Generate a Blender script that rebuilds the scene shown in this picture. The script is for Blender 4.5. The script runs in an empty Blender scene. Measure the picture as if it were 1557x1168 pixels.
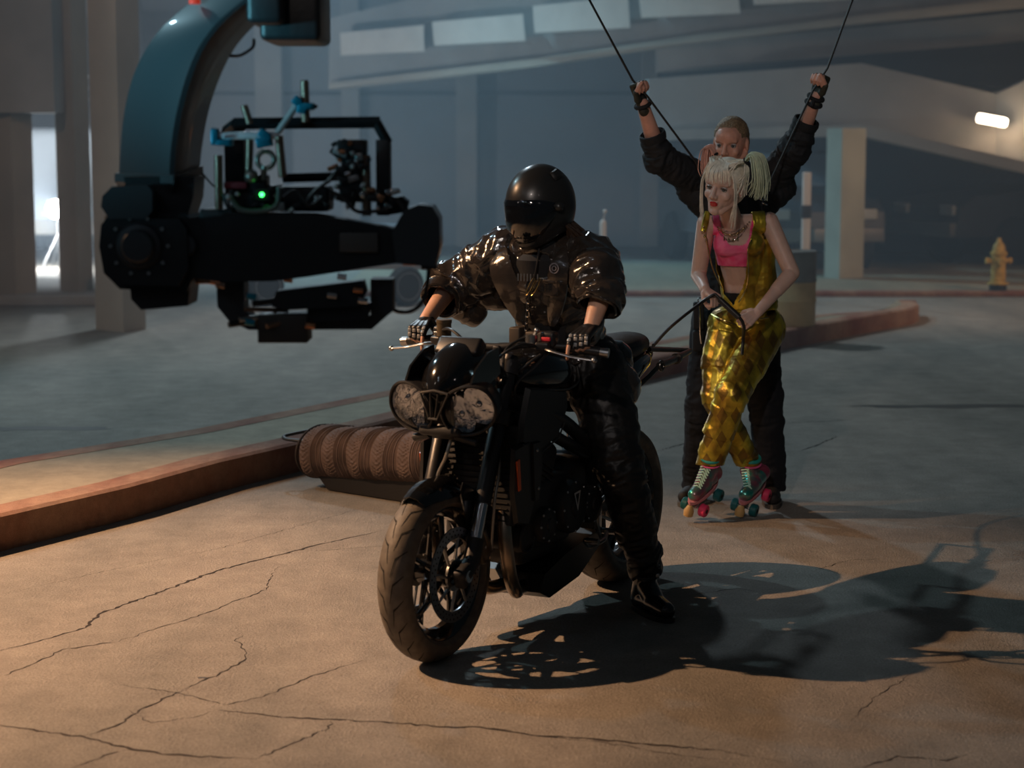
import bpy, bmesh, math, random
import numpy as np
from mathutils import Vector, Matrix, Quaternion, noise
random.seed(7)
SC = bpy.context.scene
COL = SC.collection
PI = math.pi
# ---------------------------------------------------------------- camera
F = 2900.0; CX = 778.5; CY = 584.0; H = 1.72
PITCH = math.atan(363.0 / F)
cam_data = bpy.data.cameras.new('camera')
cam_data.sensor_width = 36.0
cam_data.lens = F / 1557.0 * 36.0
cam_data.dof.use_dof = True
cam_data.dof.focus_distance = 7.6
cam_data.dof.aperture_fstop = 2.8
cam_data.clip_end = 300
cam = bpy.data.objects.new('camera', cam_data)
COL.objects.link(cam)
cam.location = (0, 0, H)
cam.rotation_euler = (PI / 2 - PITCH, 0, 0)
SC.camera = cam
# ---------------------------------------------------------------- view + world
SC.view_settings.view_transform = 'Standard'
SC.view_settings.look = 'None'
SC.view_settings.gamma = 1
SC.view_settings.exposure = 0.0
SC.view_settings.use_curve_mapping = False
world = bpy.data.worlds.new('night'); SC.world = world
world.use_nodes = True
world.node_tree.nodes['Background'].inputs[0].default_value = (0.35, 0.50, 0.60, 1)
world.node_tree.nodes['Background'].inputs[1].default_value = 0.030
SC.cycles.volume_bounces = 0
SC.cycles.max_bounces = 6
SC.cycles.sample_clamp_indirect = 3.0
SC.cycles.sample_clamp_direct = 0.0

def light(name, kind, loc, power, color, aim=None, size=0.2, angle=60, blend=0.5, size_y=None):
    d = bpy.data.lights.new(name, kind)
    d.energy = power; d.color = color
    if kind == 'AREA':
        d.size = size
        if size_y: d.shape = 'RECTANGLE'; d.size_y = size_y
    else:
        d.shadow_soft_size = size
    if kind == 'SPOT':
        d.spot_size = math.radians(angle); d.spot_blend = blend
    o = bpy.data.objects.new(name, d); COL.objects.link(o)
    o.location = loc
    if aim is not None:
        o.rotation_euler = (Vector(aim) - Vector(loc)).to_track_quat('-Z', 'Y').to_euler()
    return o

light('orange_key_lamp', 'SPOT', (-6.0, 7.2, 5.35), 4300, (1.0, 0.58, 0.31), aim=(-2.0, 6.9, 0), size=0.045, angle=52, blend=0.9)
light('teal_fill_lamp', 'SPOT', (-8.5, 13.5, 8.5), 1150, (0.50, 0.80, 0.92), aim=(1.0, 12.0, 0), size=0.15, angle=80, blend=0.7)
light('blue_back_lamp', 'SPOT', (-4.3, 29.0, 8.2), 3300, (0.32, 0.72, 0.95), aim=(0.3, 25.0, 0.0), size=0.3, angle=66, blend=0.9)
light('cool_floor_lamp', 'SPOT', (-3.0, 21.0, 9.5), 2100, (0.70, 0.88, 1.0), aim=(0.8, 15.5, 0.0), size=0.3, angle=85, blend=0.8)
light('warm_floor_lamp', 'SPOT', (9.5, 17.0, 5.0), 780, (1.0, 0.62, 0.38), aim=(3.6, 22.0, 0.0), size=0.2, angle=80, blend=0.9)
light('added_column_fill', 'SPOT', (-4.6, 10.0, 6.0), 460, (1.0, 0.68, 0.48), aim=(-5.2, 19.0, 2.2), size=0.3, angle=70, blend=0.8)  # added warm fill for the left columns, no fixture there
light('teal_arm_lamp', 'SPOT', (-3.4, 3.1, 1.7), 800, (0.22, 0.72, 0.92), aim=(-1.02, 4.9, 2.4), size=0.25, angle=30, blend=0.8)
light('added_front_fill', 'SPOT', (-1.3, -1.2, 5.2), 620, (1.0, 0.86, 0.78), aim=(.95, 8.7, 1.25), size=0.10, angle=19, blend=0.8)  # added off-view fill that brightens the skater
for _i, (_p, _c, _e) in enumerate([((-4.2, -2.0, 6.5), (0.75, 0.88, 1.0), 30), ((-5.6, 0.5, 6.0), (0.8, 0.9, 1.0), 26), ((-3.4, -1.0, 5.2), (0.35, 0.62, 1.0), 22),
                                   ((-6.0, 2.0, 7.0), (0.8, 0.9, 1.0), 24), ((-2.0, -3.5, 5.0), (1.0, 0.8, 0.75), 18), ((2.6, -1.0, 4.6), (1.0, 0.85, 0.8), 10), ((-7.0, 3.0, 4.6), (1, .85, .7), 24)]):
    light('far_set_lamp', 'POINT', _p, _e, _c, size=0.07)

# ---------------------------------------------------------------- helpers
def V(*a): return Vector(a)
def ray(px, py):
    d = Vector(((px - CX) / F, 1.0, -(py - CY) / F))
    c, s = math.cos(-PITCH), math.sin(-PITCH)
    return Vector((d.x, d.y * c - d.z * s, d.y * s + d.z * c))
def at(px, py, Y):
    d = ray(px, py); return Vector((0, 0, H)) + d * (Y / d.y)
def G(px, py, z=0.0):
    d = ray(px, py); return Vector((0, 0, H)) + d * ((z - H) / d.z)

MATS = {}
def mat(name, color, rough=0.6, metal=0.0, coat=0.0, emit=None, estr=0.0, noise_amt=0.0, nscale=20.0, bump=0.0, bscale=60.0, alpha=1.0, sss=0.0, trans=0.0, spec=0.5, c2=None, detail=6.0, ior=1.45):
    if name in MATS: return MATS[name]
    m = bpy.data.materials.new(name); m.use_nodes = True
    nt = m.node_tree; b = nt.nodes['Principled BSDF']
    b.inputs['Base Color'].default_value = (*color, 1)
    b.inputs['Roughness'].default_value = rough
    b.inputs['Metallic'].default_value = metal
    b.inputs['Coat Weight'].default_value = coat
    b.inputs['Coat Roughness'].default_value = 0.05
    b.inputs['Specular IOR Level'].default_value = spec
    b.inputs['IOR'].default_value = ior
    if sss: b.inputs['Subsurface Weight'].default_value = sss; b.inputs['Subsurface Radius'].default_value = (0.012, 0.004, 0.002); b.inputs['Subsurface Scale'].default_value = 1.0
    if trans: b.inputs['Transmission Weight'].default_value = trans
    if emit: b.inputs['Emission Color'].default_value = (*emit, 1); b.inputs['Emission Strength'].default_value = estr
    tc = nt.nodes.new('ShaderNodeTexCoord')
    if noise_amt or c2:
        n = nt.nodes.new('ShaderNodeTexNoise'); n.inputs['Scale'].default_value = nscale; n.inputs['Detail'].default_value = detail
        nt.links.new(tc.outputs['Object'], n.inputs['Vector'])
        r = nt.nodes.new('ShaderNodeValToRGB')
        a = tuple(max(0, c * (1 - noise_amt)) for c in color); d = c2 if c2 else tuple(min(1, c * (1 + noise_amt)) for c in color)
        r.color_ramp.elements[0].position = 0.35; r.color_ramp.elements[0].color = (*a, 1)
        r.color_ramp.elements[1].position = 0.65; r.color_ramp.elements[1].color = (*d, 1)
        nt.links.new(n.outputs['Fac'], r.inputs['Fac']); nt.links.new(r.outputs['Color'], b.inputs['Base Color'])
    if bump:
        n = nt.nodes.new('ShaderNodeTexNoise'); n.inputs['Scale'].default_value = bscale; n.inputs['Detail'].default_value = 5
        nt.links.new(tc.outputs['Object'], n.inputs['Vector'])
        bp = nt.nodes.new('ShaderNodeBump'); bp.inputs['Strength'].default_value = bump; bp.inputs['Distance'].default_value = 0.01
        nt.links.new(n.outputs['Fac'], bp.inputs['Height']); nt.links.new(bp.outputs['Normal'], b.inputs['Normal'])
    MATS[name] = m
    return m

def link(name, me, parent=None):
    o = bpy.data.objects.new(name, me); COL.objects.link(o)
    if parent is not None: o.parent = parent
    return o
def tag(o, label=None, cat=None, group=None, kind=None):
    if label: o['label'] = label
    if cat: o['category'] = cat
    if group: o['group'] = group
    if kind: o['kind'] = kind
    return o
def empty(name, loc=(0, 0, 0), rz=0.0):
    o = bpy.data.objects.new(name, None); COL.objects.link(o); o.location = loc; o.rotation_euler = (0, 0, rz); o.empty_display_size = 0.1
    return o

def frame_from(d, up=Vector((0, 0, 1))):
    d = d.normalized()
    if abs(d.dot(up)) > 0.98: up = Vector((1, 0, 0))
    x = up.cross(d).normalized(); y = d.cross(x).normalized()
    return x, y, d

class MB:
    def __init__(s): s.v = []; s.f = []; s.m = []; s.mi = 0; s.smooth = []
    def add(s, vs, fs, sm=True):
        b = len(s.v); s.v += [tuple(v) for v in vs]
        for f in fs: s.f.append([b + i for i in f]); s.m.append(s.mi); s.smooth.append(sm)
        return s
    def mat(s, i): s.mi = i; return s
    def box(s, c, size, R=None, bev=0.0):
        c = Vector(c); h = [x / 2 for x in size]
        R = R if R is not None else Matrix.Identity(3)
        if bev <= 0:
            vs = [c + R @ Vector((sx * h[0], sy * h[1], sz * h[2])) for sx in (-1, 1) for sy in (-1, 1) for sz in (-1, 1)]
            return s.add(vs, [(0, 1, 3, 2), (4, 6, 7, 5), (0, 4, 5, 1), (2, 3, 7, 6), (0, 2, 6, 4), (1, 5, 7, 3)], False)
        bev = min(bev, min(h) * 0.95)
        bm = bmesh.new(); bmesh.ops.create_cube(bm, size=1.0)
        bmesh.ops.scale(bm, vec=Vector(size), verts=bm.verts)
        bmesh.ops.bevel(bm, geom=list(bm.edges), offset=bev, segments=3, profile=0.5, affect='EDGES')
        bm.verts.index_update()
        vs = [c + R @ v.co for v in bm.verts]; fs = [[v.index for v in f.verts] for f in bm.faces]
        bm.free()
        return s.add(vs, fs, True)
    def prism(s, pts, d0, d1, M=None, sm=False, taper=1.0):
        # polygon pts (a,b) in local X,Z; extruded along local Y between d0 and d1
        M = M or Matrix.Identity(4); n = len(pts)
        cx = sum(p[0] for p in pts) / n; cz = sum(p[1] for p in pts) / n
        vs = [M @ Vector((p[0], d0, p[1])) for p in pts] + [M @ Vector((cx + (p[0] - cx) * taper, d1, cz + (p[1] - cz) * taper)) for p in pts]
        fs = [list(range(n)), [n + i for i in range(n)][::-1]] + [(i, n + i, n + (i + 1) % n, (i + 1) % n) for i in range(n)]
        return s.add(vs, fs, sm)
    def tube(s, path, r, n=10, cap=True, closed=False, flat=1.0, up=None):
        path = [Vector(p) for p in path]; k = len(path)
        rs = r if isinstance(r, (list, tuple)) else [r] * k
        vs = []; fs = []
        px = None
        for i, p in enumerate(path):
            if closed: d = path[(i + 1) % k] - path[i - 1]
            else: d = path[min(i + 1, k - 1)] - path[max(i - 1, 0)]
            if d.length < 1e-9: d = Vector((0, 0, 1))
            d = d.normalized()
            if px is None:
                x, y, _ = frame_from(d, up or Vector((0, 0, 1)))
            else:
                x = (px - d * px.dot(d));
                if x.length < 1e-6: x = frame_from(d)[0]
                x = x.normalized(); y = d.cross(x).normalized()
            px = x
            for j in range(n):
                a = 2 * PI * j / n
                vs.append(p + x * (math.cos(a) * rs[i]) + y * (math.sin(a) * rs[i] * flat))
        for i in range(k if closed else k - 1):
            for j in range(n):
                a = i * n + j; b = i * n + (j + 1) % n; i2 = (i + 1) % k
                fs.append((a, b, i2 * n + (j + 1) % n, i2 * n + j))
        if cap and not closed:
            fs.append(list(range(n))[::-1]); fs.append([(k - 1) * n + j for j in range(n)])
        return s.add(vs, fs, True)
    def lathe(s, prof, M=None, n=32, caps=True, arc=(0, 2 * PI)):
        # prof (r, h) rings about local Z
        M = M or Matrix.Identity(4); vs = []; fs = []
        full = abs(arc[1] - arc[0] - 2 * PI) < 1e-6; m = n if full else n + 1
        for r, h in prof:
            for j in range(m):
                a = arc[0] + (arc[1] - arc[0]) * j / n
                vs.append(M @ Vector((r * math.cos(a), r * math.sin(a), h)))
        for i in range(len(prof) - 1):
            for j in range(m if full else m - 1):
                fs.append((i * m + j, i * m + (j + 1) % m, (i + 1) * m + (j + 1) % m, (i + 1) * m + j))
        if caps and full:
            if prof[0][0] > 1e-6: fs.append(list(range(m))[::-1])
            if prof[-1][0] > 1e-6: fs.append([(len(prof) - 1) * m + j for j in range(m)])
        return s.add(vs, fs, True)
    def ball(s, c, r, M=None, n=16):
        rr = r if isinstance(r, (list, tuple)) else (r, r, r)
        R = M or Matrix.Identity(3); c = Vector(c); vs = []; fs = []; k = n // 2
        for i in range(k + 1):
            t = PI * i / k
            for j in range(n):
                a = 2 * PI * j / n
                vs.append(c + R @ Vector((rr[0] * math.sin(t) * math.cos(a), rr[1] * math.sin(t) * math.sin(a), rr[2] * math.cos(t))))
        for i in range(k):
            for j in range(n): fs.append((i * n + j, (i + 1) * n + j, (i + 1) * n + (j + 1) % n, i * n + (j + 1) % n))
        return s.add(vs, fs, True)
    def cone(s, a, b, ra, rb, n=12): return s.tube([a, b], [ra, rb], n)
    def torus(s, c, R, r, M=None, n=48, m=12, sx=1.0):
        M3 = M or Matrix.Identity(3); c = Vector(c)
        path = []; vs = []; fs = []
        for i in range(n):
            a = 2 * PI * i / n
            for j in range(m):
                b = 2 * PI * j / m
                rr = R + r * math.cos(b)
                vs.append(c + M3 @ Vector((rr * math.cos(a), rr * math.sin(a), r * sx * math.sin(b))))
        for i in range(n):
            for j in range(m): fs.append((i * m + j, ((i + 1) % n) * m + j, ((i + 1) % n) * m + (j + 1) % m, i * m + (j + 1) % m))
        return s.add(vs, fs, True)
    def build(s, name, mats, parent=None, weld=False):
        me = bpy.data.meshes.new(name)
        me.from_pydata(s.v, [], s.f)
        if not isinstance(mats, (list, tuple)): mats = [mats]
        for m in mats: me.materials.append(m)
        me.polygons.foreach_set('material_index', s.m)
        me.polygons.foreach_set('use_smooth', s.smooth)
        me.update()
        bm = bmesh.new(); bm.from_mesh(me)
        if weld: bmesh.ops.remove_doubles(bm, verts=bm.verts, dist=1e-5)
        bmesh.ops.recalc_face_normals(bm, faces=bm.faces)
        bm.to_mesh(me); bm.free()
        try: me.set_sharp_from_angle(angle=math.radians(38))
        except Exception: pass
        return link(name, me, parent)

def rotz(a): return Matrix.Rotation(a, 4, 'Z')
def T(x, y, z): return Matrix.Translation((x, y, z))
def smooth_path(pts, n=8, closed=False):
    pts = [Vector(p) for p in pts]; out = []; k = len(pts)
    segs = k if closed else k - 1
    for i in range(segs):
        if closed: p0, p1, p2, p3 = pts[(i - 1) % k], pts[i], pts[(i + 1) % k], pts[(i + 2) % k]
        else: p0, p1, p2, p3 = pts[max(i - 1, 0)], pts[i], pts[i + 1], pts[min(i + 2, k - 1)]
        for j in range(n):
            t = j / n
            out.append(0.5 * ((2 * p1) + (p2 - p0) * t + (2 * p0 - 5 * p1 + 4 * p2 - p3) * t * t + (3 * p1 - p0 - 3 * p2 + p3) * t ** 3))
    if not closed: out.append(pts[-1])
    return out
# ================================================================ setting
def ground_mat(name, c1, c2, c3, sc=1.0, bump=0.9):
    m = bpy.data.materials.new(name); m.use_nodes = True
    nt = m.node_tree; L = nt.links; b = nt.nodes['Principled BSDF']
    tc = nt.nodes.new('ShaderNodeTexCoord')
    def nz(scale, detail, rough=0.6, stretch=None):
        n = nt.nodes.new('ShaderNodeTexNoise'); n.inputs['Scale'].default_value = scale; n.inputs['Detail'].default_value = detail; n.inputs['Roughness'].default_value = rough
        if stretch:
            mp = nt.nodes.new('ShaderNodeMapping'); mp.inputs['Scale'].default_value = stretch; mp.inputs['Rotation'].default_value = (0, 0, 1.0)
            L.new(tc.outputs['Object'], mp.inputs['Vector']); L.new(mp.outputs['Vector'], n.inputs['Vector'])
        else: L.new(tc.outputs['Object'], n.inputs['Vector'])
        return n
    big = nz(0.45 * sc, 6, 0.6, (2.2, 0.6, 1)); mid = nz(5 * sc, 8, 0.7); fine = nz(105 * sc, 4, 0.75)
    r = nt.nodes.new('ShaderNodeValToRGB'); e = r.color_ramp.elements
    e[0].position = 0.36; e[0].color = (*c1, 1); e[1].position = 0.62; e[1].color = (*c2, 1)
    L.new(big.outputs['Fac'], r.inputs['Fac'])
    r2 = nt.nodes.new('ShaderNodeValToRGB'); r2.color_ramp.elements[0].position = 0.3; r2.color_ramp.elements[1].position = 0.7
    r2.color_ramp.elements[0].color = (0.72, 0.70, 0.68, 1); r2.color_ramp.elements[1].color = (1.1, 1.08, 1.05, 1)
    L.new(mid.outputs['Fac'], r2.inputs['Fac'])
    mx = nt.nodes.new('ShaderNodeMix'); mx.data_type = 'RGBA'; mx.blend_type = 'MULTIPLY'; mx.inputs[0].default_value = 1.0
    L.new(r.outputs['Color'], mx.inputs[6]); L.new(r2.outputs['Color'], mx.inputs[7])
    r3 = nt.nodes.new('ShaderNodeValToRGB'); r3.color_ramp.elements[0].position = 0.33; r3.color_ramp.elements[1].position = 0.60
    r3.color_ramp.elements[0].color = (*[x * 1.3 for x in c3], 1); r3.color_ramp.elements[1].color = (1, 1, 1, 1)
    L.new(fine.outputs['Fac'], r3.inputs['Fac'])
    mx2 = nt.nodes.new('ShaderNodeMix'); mx2.data_type = 'RGBA'; mx2.blend_type = 'MULTIPLY'; mx2.inputs[0].default_value = 0.85
    L.new(mx.outputs[2], mx2.inputs[6]); L.new(r3.outputs['Color'], mx2.inputs[7])
    L.new(mx2.outputs[2], b.inputs['Base Color'])
    b.inputs['Roughness'].default_value = 0.82
    ad = nt.nodes.new('ShaderNodeMath'); ad.operation = 'MULTIPLY_ADD'; ad.inputs[1].default_value = 0.6
    L.new(fine.outputs['Fac'], ad.inputs[0]); L.new(mid.outputs['Fac'], ad.inputs[2])
    bp = nt.nodes.new('ShaderNodeBump'); bp.inputs['Strength'].default_value = bump; bp.inputs['Distance'].default_value = 0.012
    L.new(ad.outputs[0], bp.inputs['Height']); L.new(bp.outputs['Normal'], b.inputs['Normal'])
    return m

M_ground = ground_mat('cracked_asphalt', (0.25, 0.235, 0.21), (0.40, 0.36, 0.32), (0.42, 0.40, 0.38))
M_island = ground_mat('island_concrete', (0.30, 0.26, 0.19), (0.40, 0.34, 0.25), (0.6, 0.6, 0.58), 1.6, 0.35)
M_curb = ground_mat('worn_red_curb_paint', (0.28, 0.10, 0.06), (0.45, 0.28, 0.19), (0.5, 0.4, 0.35), 3.0, 0.6)
M_conc = mat('aged_concrete', (0.34, 0.33, 0.32), 0.85, noise_amt=0.14, nscale=1.2, bump=0.15, bscale=14)
M_conc_w = mat('warm_concrete', (0.40, 0.35, 0.29), 0.85, noise_amt=0.10, nscale=1.5, bump=0.15, bscale=14)
M_conc_g = mat('painted_column_concrete', (0.46, 0.47, 0.40), 0.8, noise_amt=0.10, nscale=2.0, bump=0.1, bscale=10)
M_wall = mat('grey_wall_panels', (0.22, 0.23, 0.25), 0.85, noise_amt=0.2, nscale=0.4)
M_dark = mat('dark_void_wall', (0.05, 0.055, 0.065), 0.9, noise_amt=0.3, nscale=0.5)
M_white = mat('white_painted_panel', (0.80, 0.74, 0.68), 0.6, noise_amt=0.06, nscale=3)
M_crack = mat('crack_filler_dark', (0.03, 0.022, 0.018), 0.95)

def struct(o): o['kind'] = 'structure'; return o
g = MB(); NX = 1
g.add([(-30, 0.6, 0), (30, 0.6, 0), (30, 40, 0), (-30, 40, 0)], [(0, 1, 2, 3)], False)
floor = struct(g.build('floor', M_ground))

# cracks in the asphalt: jagged open joints following the photographed lines
def crack(pts, w, seed=0, name='crack'):
    rnd = random.Random(seed)
    P = [G(*p) for p in pts]; fine = []
    for a, b in zip(P[:-1], P[1:]):
        n = max(2, int((b - a).length / 0.022)); d = (b - a).normalized(); s = Vector((-d.y, d.x, 0))
        for i in range(n):
            t = i / n; j = rnd.uniform(-1, 1) * 0.008 if i else 0
            fine.append(a.lerp(b, t) + s * j)
    fine.append(P[-1]); m = MB(); vs = []; fs = []
    for i, p in enumerate(fine):
        d = (fine[min(i + 1, len(fine) - 1)] - fine[max(i - 1, 0)]).normalized(); s = Vector((-d.y, d.x, 0))
        ww = w * (0.25 + rnd.random()) * min(1.0, 0.25 + 4 * min(i, len(fine) - 1 - i) / len(fine))
        vs += [p + s * ww / 2 + V(0, 0, 0.0012), p - s * ww / 2 + V(0, 0, 0.0012)]
    for i in range(len(fine) - 1): fs.append((2 * i, 2 * i + 1, 2 * i + 3, 2 * i + 2))
    return m.add(vs, fs, False).build(name, M_crack, floor)
CR = [([(0, 990), (60, 975), (130, 955), (155, 932), (195, 918), (250, 898), (330, 868), (420, 845), (500, 825), (580, 808)], 0.013),
      ([(5, 1028), (55, 1008), (95, 988), (180, 976)], 0.008), ([(180, 976), (240, 955), (300, 938), (350, 917), (405, 897), (412, 880), (422, 862)], 0.0045),
      ([(0, 1103), (70, 1113), (130, 1122), (200, 1140), (260, 1148), (330, 1152), (385, 1155)], 0.011),
      ([(128, 1120), (190, 1098), (215, 1078), (262, 1058), (275, 1052)], 0.008), ([(275, 1052), (300, 1040), (345, 1020), (374, 1002), (368, 980), (356, 975), (370, 966)], 0.006),
      ([(165, 1040), (230, 1048), (275, 1055), (320, 1067), (345, 1072), (400, 1060), (470, 1030), (560, 1003)], 0.005),
      ([(330, 1080), (385, 1085), (420, 1090), (505, 1094), (600, 1100), (680, 1106), (730, 1106), (800, 1117), (900, 1124), (1000, 1134), (1100, 1142), (1190, 1160)], 0.012),
      ([(505, 1094), (500, 1108), (440, 1133), (388, 1156)], 0.006), ([(195, 1080), (230, 1100), (300, 1090), (330, 1080)], 0.0035), ([(110, 1168), (170, 1146), (200, 1140)], 0.005),
      ([(740, 1106), (820, 1120), (900, 1127), (1010, 1145), (1100, 1156)], 0.004), ([(1310, 1168), (1365, 1150), (1380, 1152), (1440, 1157), (1470, 1148)], 0.008), ([(1300, 1090), (1330, 1060), (1395, 1020)], 0.003),
      ([(0, 905), (110, 880), (200, 860), (330, 835), (560, 770)], 0.0025), ([(1000, 686), (1040, 675), (1060, 668)], 0.012), ([(1216, 686), (1245, 676), (1272, 664)], 0.012), ([(1080, 640), (1200, 643), (1320, 638)], 0.008),
      ([(480, 838), (560, 832), (590, 830)], 0.003), ([(0, 738), (0, 737)], 0.002), ([(1240, 868), (1290, 852), (1350, 850)], 0.004), ([(1050, 905), (1120, 895), (1160, 900)], 0.004)]
for _i, (p, w) in enumerate(CR): crack(p, w, _i)
_st = MB()
for (cx_, cy_, rx_, ry_) in [(308, 1031, .02, .012), (60, 652, .55, .10), (1450, 618, .9, .10)]:
    c_ = G(cx_, cy_); rr = random.Random(int(cx_)); vs = [c_ + V(math.cos(a) * rx_ * rr.uniform(.6, 1.1), math.sin(a) * ry_ * rr.uniform(.5, 1.2), .0011) for a in [i * PI / 12 for i in range(24)]]
    _st.add(vs, [list(range(24))], False)
_st.build('stain', mat('oil_stain', (.08, .075, .07), .7), floor)

# traffic island with kerb
KH = 0.16
front = [G(-260, 905), G(0, 839), G(198, 789), G(333, 748), G(468, 714), G(720, 645), G(1000, 575), G(1200, 530), G(1330, 504), G(1385, 494), G(1397, 488), G(1392, 480)]
back = [G(-260, 762, KH), G(0, 701, KH), G(291, 654, KH), G(606, 591, KH), G(850, 545, KH), G(1050, 510, KH), G(1240, 479, KH), G(1340, 472, KH)]
m = MB(); m.mat(1)
ft = [p + V(0, 0, KH) for p in front]; bk0 = [V(p.x, p.y, 0) for p in back]
def inset(pts, d):
    out = []
    for i, p in enumerate(pts):
        t = (pts[min(i + 1, len(pts) - 1)] - pts[max(i - 1, 0)]).normalized(); out.append(p + V(-t.y, t.x, 0) * d)
    return out
fi = inset(ft, 0.17); f2 = inset([p - V(0, 0, 0.012) for p in ft], 0.0); f3 = inset(ft, 0.02)
n = len(front)
strips = [front, f2, f3, fi]
for a, b in zip(strips[:-1], strips[1:]):
    m.add(list(a) + list(b), [(i, i + 1, n + i + 1, n + i) for i in range(n - 1)], True)
m.mat(0)
m.add(fi + back[::-1], [list(range(n + len(back)))], False)
m.mat(1)
bi = inset(back, -0.15); m.add([p + V(0, 0, .002) for p in back] + [p + V(0, 0, .002) for p in bi] + bk0, [(i, i + 1, len(back) + i + 1, len(back) + i) for i in range(len(back) - 1)] + [(i + 1, i, 2 * len(back) + i, 2 * len(back) + i + 1) for i in range(len(back) - 1)], False)
m.add([ft[-1], back[-1], bk0[-1], front[-1]], [(0, 1, 2, 3)], False)
isl = struct(m.build('trim_island', [M_island, M_curb]))

# far sidewalk
m = MB(); y0 = 21.75
m.mat(1); m.box((6.5, y0 + 0.15, .03), (17, .3, .06), bev=.01)
m.mat(0); m.box((6.5, y0 + 2.8, .029), (17, 5.0, .058))
struct(m.build('trim_sidewalk', [M_island, M_curb]))
m = MB(); yL = G(60, 466).y
m.box((-6.8, yL + 1.4, .06), (5.4, 2.8, .12), bev=.02); struct(m.build('trim_column_base', M_conc))

# back wall with pilasters and panel joints
m = MB(); m.box((-3, 33.2, 5), (34, .4, 12))
struct(m.build('wall_back', M_wall))
for i, (x0, x1, dz) in enumerate([(-7.2, -6.3, .25), (-4.35, -3.9, .3), (-2.9, -2.6, .12), (-.95, -.6, .3), (2.2, 2.5, .1)]):
    m = MB(); m.box(((x0 + x1) / 2, 32.9, 5), (x1 - x0, dz + .2, 10.5)); struct(m.build('wall_pilaster', M_conc))
for z in (2.6, 5.3):
    m = MB(); m.box((-3, 32.97, z), (22, .08, .06)); struct(m.build('wall_joint', M_dark))
m = MB(); m.box((9.2, 31, 2.0), (11, .3, 5.0)); struct(m.build('wall_void_shade', M_dark))  # near-black sheet: shade of the opening under the ramp put into its colour

# ---------------------------------------------------------------- columns
def column(pts_px, Y, ztop, name='column', M=M_conc_w, dep=0.35, bot=None):
    # left edge, front corner, right edge in pixels at ground line
    m = MB(); a, b, c = [at(px, py, Y + dy) for px, py, dy in pts_px]
    d = a + (c - b); vs = []
    for p in (a, b, c, d): vs.append(V(p.x, p.y, bot if bot is not None else min(a.z, b.z, c.z, 0)))
    for p in (a, b, c, d): vs.append(V(p.x, p.y, ztop))
    m.add(vs, [(0, 1, 5, 4), (1, 2, 6, 5), (2, 3, 7, 6), (3, 0, 4, 7), (4, 5, 6, 7), (3, 2, 1, 0)], False)
    return m.build(name, M)
cA = tag(struct(column([(-30, 468, .25), (25, 468, 0), (57, 466, .35)], 20.6, at(30, 172, 20.6).z, bot=.12)))
cB = tag(struct(column([(92, 466, .2), (120, 468, 0), (143, 466, .4)], 20.9, 6.5, bot=.12)))
cC = tag(struct(column([(146, 501, .28), (188, 503, 0), (222, 500, .30)], 17.6, 6.3, M=[M_conc_w], bot=0)))
cD = tag(struct(column([(1253, 424, .25), (1276, 428, 0), (1312, 425, .28)], 23.9, at(1283, 195, 23.9).z, M=M_conc_g, bot=.05)))
m = MB(); m.box((at(20, 85, 20.8).x, 20.9, (at(20, 172, 20.8).z + 6.6) / 2), (1.0, .8, 6.6 - at(20, 172, 20.8).z)); struct(m.build('beam_left', M_conc))
# ---------------------------------------------------------------- ramps and parapets
def slabpoly(name, pts, th, M, mi=None):
    # pts: (px,py,Y) outline of the camera-facing side, pushed back by th metres
    P = [at(*p) for p in pts]; n = len(P); m = MB()
    m.add(P + [p + V(0, th, 0) for p in P], [list(range(n)), [n + i for i in range(n)][::-1]] + [(i, n + i, n + (i + 1) % n, (i + 1) % n) for i in range(n)], False)
    return struct(m.build(name, M))
ramp = slabpoly('beam_upper_ramp', [(500, 137, 31), (650, 122, 30), (800, 104, 29), (1050, 67, 27.5), (1300, 38, 26), (1620, 4, 24), (1620, -260, 24), (1050, -130, 27.5), (800, -55, 29), (650, -8, 30), (500, 28, 31)], .35, M_conc)
slabpoly('beam_ramp_ledge', [(500, 136, 30.7), (800, 103, 28.7), (1050, 66, 27.2), (1300, 37, 25.7), (1620, 3, 23.7), (1620, -12, 23.7), (1300, 24, 25.7), (1050, 54, 27.2), (800, 91, 28.7), (500, 126, 30.7)], .3, M_conc_w)
slabpoly('beam_lower_ramp', [(1000, 110, 27.6), (1330, 86, 26.2), (1620, 55, 24.6), (1620, 12, 24.6), (1330, 40, 26.2), (1000, 70, 27.6)], .4, M_conc)
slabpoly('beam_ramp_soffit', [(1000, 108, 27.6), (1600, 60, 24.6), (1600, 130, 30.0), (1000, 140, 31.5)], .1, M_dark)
slabpoly('wall_descending_ramp', [(985, 196, 26.6), (1310, 190, 25.2), (1515, 236, 24.4), (1515, 143, 24.4), (1310, 96, 25.2), (985, 120, 26.6)], .3, M_conc)
slabpoly('wall_descending_ramp_end', [(1514, 236, 24.4), (1620, 262, 23.6), (1620, 96, 23.6), (1514, 143, 24.4)], .3, M_conc)
slabpoly('beam_descending_ledge', [(985, 214, 26.3), (1310, 207, 24.9), (1620, 277, 23.3), (1620, 259, 23.3), (1310, 190, 24.9), (985, 197, 26.3)], .4, M_conc)
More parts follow.
